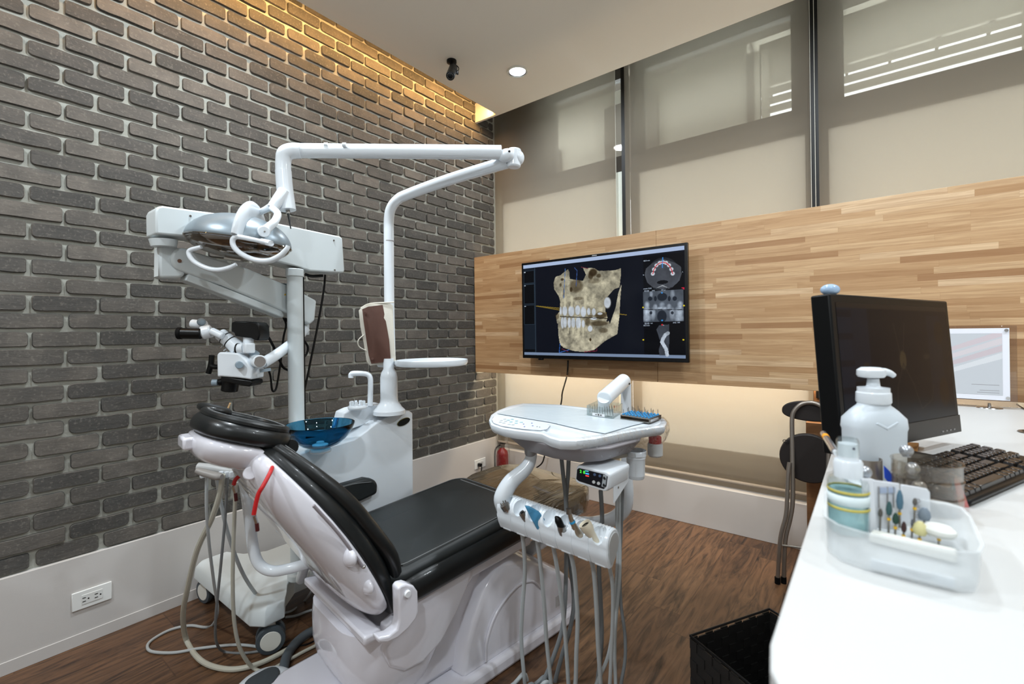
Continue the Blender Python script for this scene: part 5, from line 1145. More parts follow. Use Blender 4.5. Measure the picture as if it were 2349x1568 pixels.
for i, (x, y, w0, h0) in enumerate([(655, 840, 33, 62), (735, 842, 40, 64), (812, 832, 34, 58), (880, 850, 36, 62), (942, 845, 20, 42), (1000, 850, 24, 42), (1150, 745, 40, 62), (628, 975, 22, 70), (660, 970, 24, 66), (712, 975, 22, 64), (760, 975, 26, 66), (822, 975, 34, 74), (880, 990, 18, 50), (960, 1040, 30, 36), (1000, 925, 40, 18), (605, 840, 14, 50), (1070, 870, 30, 14)]):
    u_, v_ = S(x, y); im.put(im.ellm(u_, v_, (w0 + 9) / 1797, (h0 + 10) / 1000, .6), (96, 84, 60), .5); im.put(im.ellm(u_, v_, (w0 + 2) / 1797, h0 / 1000, .45), (190, 198, 206), 1, .85 + .3 * N2)
for x, y0, y1, w0 in ((655, 700, 790, 12), (740, 690, 785, 13), (900, 680, 800, 14), (825, 1040, 1130, 13), (760, 1030, 1100, 9), (700, 1030, 1090, 8), (880, 1030, 1120, 9)):
    im.put(im.linem(S(x, y0), S(x, y1), w0 / 1000), (206, 200, 172), .7)
im.put(im.linem(S(600, 905), S(1180, 925), .004), (24, 20, 14), .9)
for a, b, c in (((655, 365), (640, 700), (70, 110, 170)), ((800, 385), (790, 560), (60, 90, 150)), ((770, 355), (800, 385), (60, 90, 150)), ((590, 1312), (600, 1210), (50, 100, 180)), ((590, 1312), (715, 1280), (50, 100, 180)), ((1040, 1290), (1040, 1265), (120, 40, 60)), ((900, 1303), (1040, 1292), (120, 40, 60)), ((850, 345), (930, 362), (110, 40, 60)), ((625, 1270), (700, 1300), (110, 40, 60))): im.put(im.linem(S(*a), S(*b), .003), c)
R_(1515, 225, 1925, 1338, (2, 3, 6))
u_, v_ = S(1705, 425); im.put(im.polym(SP([(1700, 250), (1760, 275), (1820, 300), (1870, 340), (1878, 420), (1860, 500), (1800, 570), (1705, 595), (1620, 575), (1560, 520), (1532, 430), (1545, 360), (1600, 305), (1660, 270)])), (80, 84, 92), 1, .6 + .6 * N1)
im.put(im.ellm(u_, v_ + .0, .085, .155, .05), (66, 70, 78), .5, .7 + .5 * N2)
arch = [(1612, 420), (1622, 370), (1645, 325), (1675, 298), (1705, 290), (1735, 298), (1762, 325), (1785, 370), (1798, 420)]
for i in range(len(arch)):
    u_, v_ = S(*arch[i]); im.put(im.ellm(u_, v_, .012, .020, .5), (205, 212, 222))
for i in range(len(arch) - 1): im.put(im.linem(S(*arch[i]), S(*arch[i + 1]), .004), (200, 40, 50))
im.put(im.linem(S(1702, 240), S(1702, 350), .004), (60, 140, 220)); u_, v_ = S(1705, 515); im.put(im.ellm(u_, v_, .03, .018, .1), (10, 12, 16)); im.put(im.polym(SP([(1640, 585), (1705, 545), (1770, 585), (1705, 560)])), (190, 196, 200), .7)
cor = im.rect(*S(1520, 625), *S(1905, 955)); c2 = np.clip((N2 - .38) * 3.2, 0.12, 1); im.put(cor, (150, 165, 185), 1, .35 + .3 * N1)
for x, y, rx, ry, v in [(1560, 850, 45, 60, 1), (1620, 870, 30, 70, .8), (1860, 850, 45, 60, 1), (1800, 870, 30, 70, .8), (1560, 770, 30, 40, .9), (1870, 770, 30, 40, .9), (1600, 650, 20, 40, .7), (1800, 650, 24, 50, .7), (1705, 810, 80, 20, 1), (1560, 920, 50, 40, .9), (1860, 920, 50, 40, .9), (1705, 770, 30, 30, .6), (1640, 790, 25, 30, .9), (1770, 790, 25, 30, .9)]:
    u_, v_ = S(x, y); im.put(im.ellm(u_, v_, rx / 1797, ry / 1000, .9) * cor, (205, 220, 238), .9 * v, .55 + .6 * N2)
for x, y, rx, ry in [(1705, 680, 50, 40), (1590, 700, 22, 22), (1820, 700, 22, 22), (1705, 900, 48, 60), (1640, 700, 14, 26), (1770, 700, 14, 26), (1600, 860, 14, 16), (1800, 860, 14, 16)]:
    u_, v_ = S(x, y); im.put(im.ellm(u_, v_, rx / 1797, ry / 1000, .3) * cor, (26, 32, 42), .9)
im.put(im.linem(S(1520, 822), S(1905, 826), .003), (10, 12, 16), .8)
im.put(im.polym(SP([(1680, 1000), (1775, 990), (1778, 1338), (1690, 1338), (1680, 1280), (1700, 1200), (1670, 1100), (1655, 1050)])), (70, 76, 86), 1, .6 + .6 * N1)
sg = [(1765, 1090), (1740, 1110), (1720, 1150), (1710, 1190), (1730, 1230), (1750, 1270), (1760, 1335)]
for i in range(len(sg) - 1): im.put(im.linem(S(*sg[i]), S(*sg[i + 1]), .016), (200, 212, 226), .9, .6 + .6 * N2)
im.put(im.polym(SP([(1875, 575), (1905, 575), (1905, 602)])), (200, 30, 60)); 
for x, y, c in ((1702, 635, (60, 150, 230)), (1708, 945, (60, 150, 230)), (1522, 798, (220, 200, 40)), (1905, 780, (220, 200, 40)), (1530, 1165, (220, 200, 40)), (1905, 1165, (220, 200, 40)), (1708, 995, (200, 40, 50))): u_, v_ = S(x, y); im.put(im.ellm(u_, v_, .005, .007), c)
TVY = 2.40
tl, tr2, bl_, br_ = atY(1195, 605, TVY - .004), atY(1577, 553, TVY - .004), atY(1202, 822, TVY + .004), atY(1580, 830, TVY + .004)
zt_ = (tl.z + tr2.z) / 2; zb_ = (bl_.z + br_.z) / 2; xl_ = (tl.x + bl_.x) / 2 - .004; xr_ = (tr2.x + br_.x) / 2
tv = thing('television', 'flat black television on oak panel showing a jaw scan', 'television', ((xl_ + xr_) / 2, TVY + .05, zb_))
TW = xr_ - xl_; TH = zt_ - zb_; cx_ = (xl_ + xr_) / 2; cz_ = (zt_ + zb_) / 2
MB().box((cx_, TVY + .012, cz_), (TW, .022, TH)).build('bezel', mat('tv_black', (9, 10, 12), .25), tv, bevel=.003)
MB().box((cx_, TVY + .04, cz_ - .02), (TW * .8, .045, TH * .7)).build('back_housing', M_BLACKM, tv, bevel=.01)
MB().box((cx_, YP - .012, cz_), (.3, .05, .25)).build('wall_mount', M_BLACKM, tv)
bz_ = .0155; O = Vector((xl_ + bz_, TVY - .0002, zt_ - bz_)); 
screen_mesh('screen', im, O, Vector((1, 0, 0)), Vector((0, 0, -1)), TW - 2 * bz_, TH - 2 * bz_ - .006, screen_mat('tv_screen', .85), tv)
MB().box((xl_ + .14, TVY + .006, zb_ - .004), (.03, .02, .012)).build('sensor', M_BLACK, tv, bevel=.002)
def tvp(x, y): u_, v_ = S(x, y); return O + Vector((u_ * (TW - 2 * bz_), -.0006, -v_ * (TH - 2 * bz_ - .006)))
M_TXT = mat('screen_text', (150, 160, 175), .5, emit=(150, 160, 175), es=.8)
for s_, x, y, z_ in (('45.0 mm', 1550, 272, .010), ('zoom: 0.54', 1562, 586, .010), ('50.2 mm', 1560, 1004, .010), ('R', 1521, 434, .009), ('L', 1888, 402, .009), ('AVG', 1620, 610, .008), ('999 um', 1715, 604, .008), ('[][]-[][]', 1555, 612, .009), ('[][]-[][]  1x1', 1580, 979, .009), ('AVG  999', 1840, 972, .009), ('H', 1722, 1002, .009)):
    text('screen_caption', s_, z_, tvp(x, y), (1, 0, 0), UP, M_TXT, tv, .0001)
text('maker_mark', 'SAMPO', .010, Vector((cx_, TVY - .0004, zt_ - .008)), (1, 0, 0), UP, M_LGREY, tv, .0001) if False else MB().box((cx_ , TVY + .0005, zt_ - .008), (.03, .001, .004)).build('maker_mark', M_LGREY, tv)

# ================================================================ DESK on the right
DZ = .82
xe = -.080
dk = thing('desk', 'white wood-grain desk top running along the right side', 'desk', (.6, 1.4, 0))
M_DESK = mat('white_desk_laminate', (208, 209, 208), .38, bump=(30, .12, .001, (8, .6, 1)))
outl = [(xe, 2.49), (xe, .50), (xe + .006, .46), (xe + .022, .43), (xe + .05, .41), (xe + .09, .40), (1.25, .40), (1.25, 2.49)]
MB().prism([Vector((x, y, DZ - .03)) for x, y in outl], UP, .03, mid=False).build('desk_top', M_DESK, dk, bevel=.003, bseg=3)
MB().box((.62, 1.45, .39), (1.2, 1.95, .78)).build('desk_carcass', mat('desk_side_white', (200, 196, 190), .5), dk)
rg_ = atz(2352, 991, DZ); MB().lathe([(.034, 0), (.036, .0015), (.034, .003), (.028, .003), (.026, .0), (0, .0002)], rg_ + Vector((.02, 0, .0005)), cap=False).build('cable_grommet', M_STEEL, dk)
MB().lathe([(0, .0012), (.027, .0012)], rg_ + Vector((.02, 0, .0005)), cap=False).build('grommet_hole', M_BLACKM, dk)

# monitor
TL, TR_, BLc = at(1905, 672, .965), at(2176, 690, 1.2), at(1950, 1040, .95)
ex = (TR_ - TL).normalized(); ey = (BLc - TL); ey = (ey - ex * ey.dot(ex)).normalized(); ez = ex.cross(ey); 
if ez.dot(FW) < 0: ez = -ez
MW, MH = .522, .335
mo = thing('computer_monitor', 'black computer monitor standing on the white desk, screen dark blue', 'monitor', atz(2075, 1055, DZ))
Rm = Matrix((ex, ez, -ey)).transposed()
def mp_(a, b, c=0): return TL + ex * a + ey * b + ez * c
MB().box(mp_(MW / 2, MH / 2, .022), (MW, .040, MH), Rm).build('casing', M_BLACK, mo, bevel=.004, bseg=3)
MB().box(mp_(MW / 2, MH / 2 + .01, .055), (MW * .6, .04, MH * .6), Rm).build('rear_bulge', M_BLACK, mo, bevel=.012)
mi = Img(200, 124, (8, 10, 16))  # dim reflection painted into the dark screen as faintly glowing colour
mi.put(mi.rect(0, 0, 1, .04), (40, 34, 28)); mi.put(mi.rect(0, .04, .10, 1), (17, 24, 36)); mi.put(mi.rect(.10, .04, .24, .62), (15, 21, 32)); mi.put(mi.rect(.78, .08, .92, .9), (14, 18, 26))
for y in (.06, .24, .45, .66): mi.put(mi.rect(0, y, .11, y + .05), (8, 10, 20))
mi.put(mi.ellm(.90, .24, .05, .11), (24, 18, 14)); mi.put(mi.ellm(.90, .78, .05, .14), (30, 20, 12)); mi.put(mi.ellm(.52, .47, .035, .09, .4), (64, 54, 36)); mi.put(mi.ellm(.20, .5, .03, .03, .6), (40, 34, 28)); mi.put(mi.ellm(.75, .45, .04, .03, .6), (40, 34, 28))
for a, b in (((.52, .5), (.45, .7)), ((.45, .7), (.43, .93)), ((.52, .5), (.60, .68)), ((.60, .68), (.66, .90)), ((.66, .90), (.76, .84)), ((.76, .84), (.80, .7)), ((.46, .16), (.50, .42)), ((.56, .16), (.53, .4))): mi.put(mi.linem(a, b, .008), (38, 34, 28), .8)
screen_mesh('screen', mi, mp_(.018, .018, .0015), ex, ey, MW - .036, MH - .062, screen_mat('monitor_painted_reflection', .55, .18), mo)
MB().box(mp_(MW / 2, MH - .022, .0008), (MW - .004, .002, .042), Rm).build('chin', mat('brushed_black', (34, 30, 27), .35), mo)
MB().ell(mp_(.13, MH - .042, .0), (.002,) * 3, seg=8, rings=5).build('power_light', M_CHROME, mo)
for k in range(4): MB().box(mp_(MW - .10 + k * .02, MH - .010, -.0005), (.008, .001, .003), Rm).build('button_mark', M_GREY, mo)
nb = mp_(MW * .44, MH - .01, .05)
MB().tube([mp_(MW * .30, MH - .002, .03), mp_(MW * .42, MH + .015, .04), mp_(MW * .54, MH - .002, .03)], .012, 10, 4).build('hinge_cover', M_BLACK, mo)
nbase = at(2079, 1060, 1.075); nbase.z = DZ
MB().box((nb + Vector((nbase.x, nbase.y, nbase.z))) / 2 + UP * .02, (.05, .03, abs(nb.z - DZ) + .02), Matrix.Rotation(math.atan2(ex.y, ex.x), 3, 'Z')).build('neck', M_BLACK, mo, bevel=.004)
bs = [atz(x, y, DZ + .005) for x, y in [(1990, 1040), (2078, 1034), (2168, 1052), (2150, 1085), (2078, 1085), (1990, 1085)]]
MB().prism(bs, UP, .010).build('stand_base', mat('stand_black', (36, 34, 33), .5), mo, bevel=.003)
eg = mp_(.037, -.012, .02)
o = MB().ell(eg, (.020, .014, .0125), Matrix((RT, FW, UP)).transposed(), 28, 16).build('blue_egg', mat('pale_blue_gloss', (168, 196, 226), .12, coat=.5), None); tag(o, 'small pale blue egg-shaped object on top of the monitor', 'ornament')

# keyboard
kc = atz(2228, 1165, DZ); kd = Vector((.41, .912, 0)).normalized(); kp = Vector((-.912, .41, 0)).normalized()
kb = thing('keyboard', 'black computer keyboard lying on the white desk', 'keyboard', kc)
def kpt(a, b, z): return kc + kd * a + kp * b + UP * z
KW, KD = .44, .136
MB().hexa([kpt(0, 0, .004), kpt(KW, 0, .004), kpt(KW, KD, .004), kpt(0, KD, .004), kpt(0, 0, .012), kpt(KW, 0, .012), kpt(KW, KD, .022), kpt(0, KD, .022)]).build('base', M_BLACK, kb, bevel=.003)
M_KEYC = mat('keycap_black', (30, 27, 25), .22)
Kr = Matrix((kd, kp, UP)).transposed() @ Matrix.Rotation(math.atan2(.010, KD), 3, 'X')
rws = [[1.25, 1.25, 1.25, 6, 1.25, 1.25, 1.25, 1.25], [2.25] + [1] * 10 + [2.75], [1.75] + [1] * 11 + [2.25], [1.5] + [1] * 12 + [1.5], [1] * 13 + [2], [1] * 15]
for r_, row in enumerate(rws):
    x = .006; mk = MB(); b_ = .010 + r_ * .0205
    for wd in row:
        ww = wd * .0188
        c = kpt(x + ww / 2, b_ + .009, .017 + r_ * .0016)
        t8 = [c + Kr @ Vector(v) for v in ((-ww / 2 + .0008, -.0092, -.004), (ww / 2 - .0008, -.0092, -.004), (ww / 2 - .0008, .0092, -.004), (-ww / 2 + .0008, .0092, -.004), (-ww / 2 + .003, -.0068, .004), (ww / 2 - .003, -.0068, .004), (ww / 2 - .003, .0078, .0045), (-ww / 2 + .003, .0078, .0045))]
        MB().hexa(t8).build('key_cap', M_KEYC, kb, bevel=.0008, bseg=1); x += ww
    if x < KW - .03 and False: pass
for r_ in range(6):
    for q in range(6 if r_ != 1 else 3):
        x = .305 + q * .0195 + .01; c = kpt(x, .010 + r_ * .0205 + .009, .017 + r_ * .0016); ww = .0188
        MB().hexa([c + Kr @ Vector(v) for v in ((-ww / 2 + .0008, -.0092, -.004), (ww / 2 - .0008, -.0092, -.004), (ww / 2 - .0008, .0092, -.004), (-ww / 2 + .0008, .0092, -.004), (-ww / 2 + .003, -.0068, .004), (ww / 2 - .003, -.0068, .004), (ww / 2 - .003, .0078, .0045), (-ww / 2 + .003, .0078, .0045))]).build('key_cap', M_KEYC, kb, bevel=.0008, bseg=1)

# pump bottle
pb0 = atz(2006, 1108, DZ); pdp = dof(pb0); pxm = pdp / 1060
t = thing('pump_bottle', 'tall white plastic pump bottle standing on the desk before the monitor', 'bottle', pb0)
def bring(h, a, b, dx=0, p=3.2): return oval(pb0 + UP * h + RT * dx, RT, FW, a, b, 40, p)
hb = lambda y: (1108 - y) * pxm
MB().loft([bring(0, .046, .026), bring(.004, .0505, .030), bring(hb(1050), .0515, .031), bring(hb(985), .0525, .032), bring(hb(978), .0545, .033), bring(hb(958), .0540, .033, p=2.8), bring(hb(940), .040, .028, p=2.4), bring(hb(928), .028, .024, p=2), bring(hb(922), .026, .024, p=2)]).build('bottle_body', mat('bottle_white', (216, 226, 234), .35), t, ang=50)
MB().prism([pb0 + RT * a - FW * .0325 + UP * hb(y) for a, y in ((-.022, 964), (0, 978), (.022, 962), (.018, 960), (0, 972), (-.018, 961))], FW, .003).build('chevron_emboss', mat('bottle_white', (216, 226, 234), .35), t, bevel=.001)
MB().lathe([(.0265, hb(924)), (.0285, hb(920)), (.0280, hb(900)), (.026, hb(897)), (.020, hb(895)), (.0, hb(895))], pb0, seg=36, cap=False).build('collar', M_WHITE, t)
MB().lathe([(.026, hb(897)), (.026, hb(888)), (.013, hb(886)), (.011, hb(884)), (.0095, hb(868)), (.0, hb(868))], pb0, seg=30, cap=False).build('pump_stem', M_WHITE, t)
MB().lathe([(.011, hb(866)), (.021, hb(864)), (.0235, hb(859)), (.023, hb(848)), (.016, hb(842)), (0, hb(841))], pb0 - RT * .004, seg=30, cap=False).build('pump_head', M_WHITE, t)
MB().tube([pb0 + UP * hb(853) + RT * .01, pb0 + UP * hb(853) + RT * .022, pb0 + UP * hb(856) + RT * .032, pb0 + UP * hb(862) + RT * .040], [.0085, .0075, .0062, .005], 12, 5).build('spout', M_WHITE, t)
MB().lathe([(0, 0), (.010, 0), (.010, .0006), (0, .0006)], pb0 + RT * .050 + UP * hb(1028) - FW * .012, (RT * .9 - FW * .45), cap=False).build('green_sticker', mat('green_sticker', (60, 150, 90), .5), t)
tag(MB().prism([at(x, y, .83) for x, y in [(2028, 1068), (2052, 1092), (2050, 1110), (2044, 1112), (2030, 1096)]], FW, .002).build('blue_card', mat('blue_card', (20, 70, 190), .5), None), 'small blue card tucked at the foot of the pump bottle', 'card')

# spray bottle
sb0 = atz(1947, 1218, DZ + .003); spx = dof(sb0) / 1060; hs = lambda y: (1218 - y) * spx
t = thing('spray_bottle', 'clear spray bottle of pale aqua liquid with white nozzle in the tray', 'bottle', sb0)
rb = 40 * spx
MB().lathe([(0, .001), (rb * .9, 0), (rb, .004), (rb, hs(1105)), (rb * .93, hs(1095)), (rb * .55, hs(1090)), (rb * .5, hs(1088))], sb0, seg=36, cap=False).build('bottle', thin('thin_clear_plastic', (246, 250, 250), .4, .05), t)
MB().lathe([(0, .002), (rb * .93, .002), (rb * .95, .005), (rb * .95, hs(1122)), (0, hs(1122))], sb0, seg=36, cap=False).build('liquid', mat('aqua_liquid', (196, 234, 237), .05, trans=.7, ior=1.1), t)
for y, al in ((1121, 0), (1158, 0)): MB().lathe([(rb * 1.01, hs(y + 3)), (rb * 1.01, hs(y - 3))], sb0, seg=36, cap=False).build('yellow_stripe', mat('label_yellow', (205, 190, 90), .5), t, solid=.0003)
MB().lathe([(rb * 1.005, hs(1150)), (rb * 1.005, hs(1128))], sb0, seg=36, cap=False).build('label', mat('label_white', (225, 238, 240), .5), t, solid=.0003)
MB().lathe([(rb * .6, hs(1093)), (rb * .70, hs(1092)), (rb * .72, hs(1058)), (rb * .64, hs(1053)), (0, hs(1053))], sb0, seg=30, cap=False).build('collar', M_WHITE, t)
MB().lathe([(rb * .52, hs(1054)), (rb * .50, hs(1040)), (rb * .47, hs(1016)), (0, hs(1016))], sb0, seg=26, cap=False).build('nozzle', M_WHITE, t)
MB().ell(sb0 + UP * hs(1024) - FW * (rb * .47), (.002, .002, .002), seg=10, rings=6).build('spray_hole', mat('dark_blue_dot', (60, 70, 95), .4), t)
MB().lathe([(rb * .56, hs(1044)), (rb * .55, hs(1010)), (rb * .48, hs(1004)), (0, hs(1003))], sb0, seg=30, cap=False).build('clear_cap', thin('thin_clear_plastic', (246, 250, 250), .4, .05), t)

# translucent caddy
pc = [(-.050, .745), (-.036, .725), (-.010, .716), (.045, .714), (.075, .716), (.090, .726), (.096, .75), (.098, .85), (.094, .885), (.08, .896), (-.04, .896), (-.054, .885), (-.056, .85)]
pc = [(x * 1.0, y) for x, y in pc]
cdc = Vector((sum(x for x, y in pc) / len(pc), sum(y for x, y in pc) / len(pc), DZ))
M_CAD = mat('frosted_plastic', (236, 240, 242), .4, alpha=.42)
cd = thing('desk_caddy', 'frosted plastic organiser tray near the desk edge holding bottle and burs', 'tray', cdc)
def cr(s, z): return [Vector((cdc.x + (x - cdc.x) * s, cdc.y + (y - cdc.y) * s, DZ + z)) for x, y in pc]
MB().loft([cr(.90, .001), cr(.97, .0015), cr(.99, .006), cr(1.02, .046), cr(1.05, .048), cr(1.05, .050), cr(1.0, .049), cr(.965, .008), cr(.90, .004)], cap=True).build('tray', M_CAD, cd, ang=50)
MB().box(atz(2090, 1312, DZ + .010), (.075, .008, .010)).build('front_strip', M_WHITE, cd)
# white bur stand and burs
bs0 = atz(2085, 1262, DZ + .006)
t = thing('white_bur_stand', 'white slotted bur stand inside the frosted desk tray', 'bur stand', bs0)
MB().prism([bs0 + Vector(v) for v in ((-.042, -.002, 0), (.045, -.012, 0), (.048, .010, 0), (-.038, .022, 0))], UP, .012, mid=False).build('block', M_WHITE2, t, bevel=.003)
BR = [('grey cylindrical bur leftmost in the white bur stand', 2018, 1228, 1166, (96, 92, 86), .0028, .012, 0), ('slim dark green pointed bur beside the leftmost grey bur', 2038, 1236, 1150, (50, 84, 84), .0038, .020, 1), ('dark green bud-shaped bur with yellow collar', 2053, 1240, 1176, (30, 62, 50), .0040, .016, 1), ('tall slate blue tapered bur at the back of the stand', 2064, 1200, 1124, (78, 112, 132), .0042, .034, 1), ('dark brown tapered bur in the middle of the stand', 2072, 1244, 1196, (60, 36, 34), .0032, .015, 1), ('thin steel bur with yellow band in front row', 2091, 1246, 1190, (90, 92, 100), .0018, .010, 1), ('tall flame-shaped steel bur with yellow bands at the back', 2097, 1204, 1142, (92, 88, 84), .0028, .010, 1), ('pale yellow cone polishing bur in the stand', 2109, 1250, 1196, (214, 206, 150), .0085, .022, 1), ('large grey cone polishing bur in the stand', 2119, 1215, 1164, (122, 134, 146), .0075, .026, 0), ('large white felt wheel bur at the right end of the stand', 2153, 1256, 1205, (224, 224, 218), .018, .014, 1)]
for i, (lab, x, y0, y1, c, r, hh, bd_) in enumerate(BR):
    d = .300 * 1060 / (max(y0, 1228) + 6 - 754) if i not in (3, 6, 8) else .655
    a = at(x, y0, d); b = at(x + (2 if i != 3 else 0), y1, d); ax = (b - a).normalized(); L0 = (b - a).length; hh = min(hh, L0 * .6)
    t = thing('polishing_bur', lab, 'bur', a, 0, 'burs in the white bur stand')
    MB().cyl(a - ax * .006, b - ax * hh * .5, .0013, 8).build('shank', M_STEEL, t)
    MB().lathe([(.0005, -hh), (r * .75, -hh * .9), (r, -hh * .6), (r * .8, -hh * .25), (r * .35, 0), (0, 0)] if i != 9 else [(.0005, -hh), (r * .8, -hh * .95), (r, -hh * .6), (r, -hh * .3), (r * .7, 0), (0, 0)], b, ax, 20, cap=False).build('head', mat('bur_head_%d' % i, c, .6), t)
    if bd_: MB().cyl(b - ax * (hh + .006), b - ax * (hh + .003), .0022, 10).build('yellow_collar', M_YEL, t)
# blister cards behind
M_BLS = mat('white_blister', (228, 232, 238), .25, coat=.4)
for i, (L, d, lab) in enumerate((([(1976, 1096), (2002, 1098), (2012, 1226), (1984, 1222)], .66, 'white blister pack standing just right of the spray bottle'), ([(2002, 1100), (2062, 1108), (2064, 1216), (2008, 1210)], .668, 'white printed blister pack behind the left burs'), ([(2066, 1110), (2104, 1116), (2126, 1120), (2132, 1128), (2133, 1190), (2068, 1200)], .676, 'white blister pack with side lettering behind the grey cone bur'))):
    P_ = [at(x, y, d) for x, y in L]; t = thing('blister_pack', lab, 'packet', P_[-1], 0, 'white blister packs in the desk tray')
    MB().prism(P_, FW, .003).build('card', M_BLS, t, bevel=.001)
    if i == 1:
        for x in (2016, 2036, 2050): MB().box(at(x, 1140, d - .003), (.0015, .001, .030), Matrix((RT, FW, UP)).transposed()).build('print_line', M_GREY, t)
        MB().box(at(2036, 1124, d - .003), (.022, .001, .008), Matrix((RT, FW, UP)).transposed()).build('print_block', mat('print_blue', (176, 190, 214), .5), t)
    if i == 2: text('lettering', 'SHOFU', .009, at(2107, 1166, d - .0032), UP, -RT, M_GREY, t, .0002)
# metal cup, balls
mc = atz(1985, 1120, DZ)
t = thing('metal_cup', 'small dark metal cup behind the spray bottle', 'cup', mc)
MB().lathe([(0, .002), (.024, .0), (.026, .002), (.026, .058), (.0245, .058), (.0245, .004), (0, .004)], mc, seg=32, cap=False).build('cup', M_DSTEEL, t)
ds0 = atz(2126, 1168, DZ)
t = thing('stacked_dishes', 'stack of three round clear dishes with silver ball knobs', 'dish stack', ds0)
for k in range(3):
    z = DZ + .002 + k * .0265
    MB().lathe([(0, 0), (.043, 0), (.045, .002), (.045, .024), (.0465, .0245), (.0465, .0262), (.0435, .0262), (.0435, .003), (0, .003)], Vector((ds0.x, ds0.y, z)), seg=40, cap=False).build('dish', thin('dish_clear', (246, 242, 236), .5, .05), t)
    c = Vector((ds0.x, ds0.y, z + .026)) - RT * .012 + FW * .012 * k
    MB().ell(c + UP * .010, (.0100,) * 3, seg=20, rings=12).build('ball_knob', mat('satin_silver', (176, 180, 186), .3, .7), t)
    MB().cyl(c, c + UP * .006, .006, 14).build('knob_foot', mat('satin_silver', (176, 180, 186), .3, .7), t)
bk = at(1985, 1082, .745); t = thing('ball_knob_jar', 'single silver ball knob lid beside the spray bottle', 'jar', Vector((bk.x, bk.y, DZ)))
MB().ell(bk, (.0095,) * 3, seg=22, rings=12).build('ball_knob', mat('satin_silver', (176, 180, 186), .3, .7), t)
MB().lathe([(0, 0), (.022, 0), (.023, .004), (.023, bk.z - DZ - .016), (.008, bk.z - DZ - .010), (0, bk.z - DZ - .010)], Vector((bk.x, bk.y, DZ)), seg=28, cap=False).build('jar', mat('jar_white', (214, 218, 222), .3), t)
for L, d0, c, lab, nm in (([(2184, 1098), (2190, 1102), (2210, 1212), (2186, 1204)], .80, (96, 142, 160), 'grey-blue card standing right of the clear dishes', 'grey_blue_card'), ([(2188, 1096), (2200, 1100), (2234, 1196), (2222, 1226), (2206, 1190)], .77, (214, 130, 128), 'pink card leaning against the grey-blue card', 'pink_card')):
    tag(MB().prism([at(x, y, d0) for x, y in L], FW, .0015).build(nm, mat(nm, c, .5), None), lab, 'card')
rd = [atz(x, y, DZ + .016) for x, y in [(2068, 1068), (2100, 1082), (2100, 1088), (2068, 1076)]]
tag(MB().prism(rd, UP, .002).build('striped_packet', mat('striped_packet', (190, 176, 182), .5), None), 'flat striped packet behind the stack of clear dishes', 'packet')
# syringe with orange band
s0, s1 = at(1888, 992, .92), at(1916, 1036, .74)
t = thing('syringe', 'clear syringe with orange band leaning over the desk edge', 'syringe', s1)
ax = (s1 - s0).normalized(); L0 = (s1 - s0).length
MB().cyl(s0 + ax * .01, s1, .0055, 16).build('barrel', mat('syringe_barrel', (120, 116, 116), .2, coat=.5), t)
MB().cyl(s0 - ax * .004, s0 + ax * .016, .003, 12, .0055).build('tip', M_LGREY, t)
MB().cyl(s0 + ax * L0 * .22, s0 + ax * L0 * .34, .0059, 16).build('orange_band', mat('orange_band', (240, 160, 30), .5), t)
MB().cyl(s1, s1 + ax * .012, .0040, 12).build('plunger', M_WHITE, t)
text('lettering', 'T', .008, s0 + ax * L0 * .6 - FW * .0062, RT, UP, M_BLACK, t, .0002)
# orange wedge
ow = atz(2090, 1036, DZ)
o = MB().hexa([atz(x, y, DZ) for x, y in [(2072, 1038), (2104, 1040), (2108, 1024), (2076, 1022)]] + [atz(x, y, DZ) + UP * .012 for x, y in [(2072, 1038), (2104, 1040), (2108, 1026), (2076, 1024)]]).build('cardboard_box', mat('kraft_orange', (196, 138, 76), .7), None, bevel=.001); tag(o, 'small kraft cardboard box behind the monitor foot', 'box')
# acrylic picture frame in front of the oak panel
FY = 2.43
fr_ = thing('picture_stand', 'clear acrylic frame with white printed sheet standing on the desk end', 'picture frame', (atY(2270, 925, FY)[0], FY, DZ))
fx0, fx1 = atY(2150, 750, FY).x, atY(2332, 745, FY).x; zt2 = atY(2322, 746, FY).z; zb2 = DZ + .006
MB().box(((fx0 + fx1) / 2, FY, (zt2 + zb2) / 2), (fx1 - fx0, .010, zt2 - zb2)).build('acrylic_block', thin('frame_acrylic', (238, 234, 230), .4, .06), fr_, bevel=.002)
sx0, sx1 = fx0 + .012, atY(2315, 800, FY).x; sz1 = atY(2308, 752, FY).z; sz0 = atY(2321, 919, FY).z
MB().box(((sx0 + sx1) / 2, FY - .0058, (sz0 + sz1) / 2), (sx1 - sx0, .001, sz1 - sz0)).build('white_mount', mat('mount_white', (232, 234, 242), .5), fr_)
pi = Img(90, 110, (196, 200, 206))
for k, c in ((.0, (206, 190, 196)), (.12, (214, 204, 208)), (.24, (200, 184, 190)), (.36, (220, 222, 226))): pi.put(pi.polym([(0, k + .25), (1, k - .05), (1, k + .05), (0, k + .32)]), c, .8)
pi.put(pi.rect(.45, .84, .95, .85), (150, 150, 155)); pi.put(pi.rect(.60, .93, .95, .94), (150, 150, 155)); pi.put(pi.rect(.55, .96, .95, .97), (150, 150, 155))
mpic = bpy.data.materials.new('printed_sheet'); mpic.use_nodes = True; gq = NT(mpic); vc = gq.n('ShaderNodeVertexColor'); vc.layer_name = 'picture'; gq.l(vc.outputs[0], gq.b.inputs['Base Color']); gq.b.inputs['Roughness'].default_value = .5
pz1 = atY(2300, 764, FY).z; pz0 = atY(2304, 906, FY).z; pxr = atY(2298, 800, FY).x
screen_mesh('printed_picture', pi, Vector((sx0 + .012, FY - .0072, pz1)), Vector((1, 0, 0)), Vector((0, 0, -1)), pxr - sx0 - .012, pz1 - pz0, mpic, fr_)
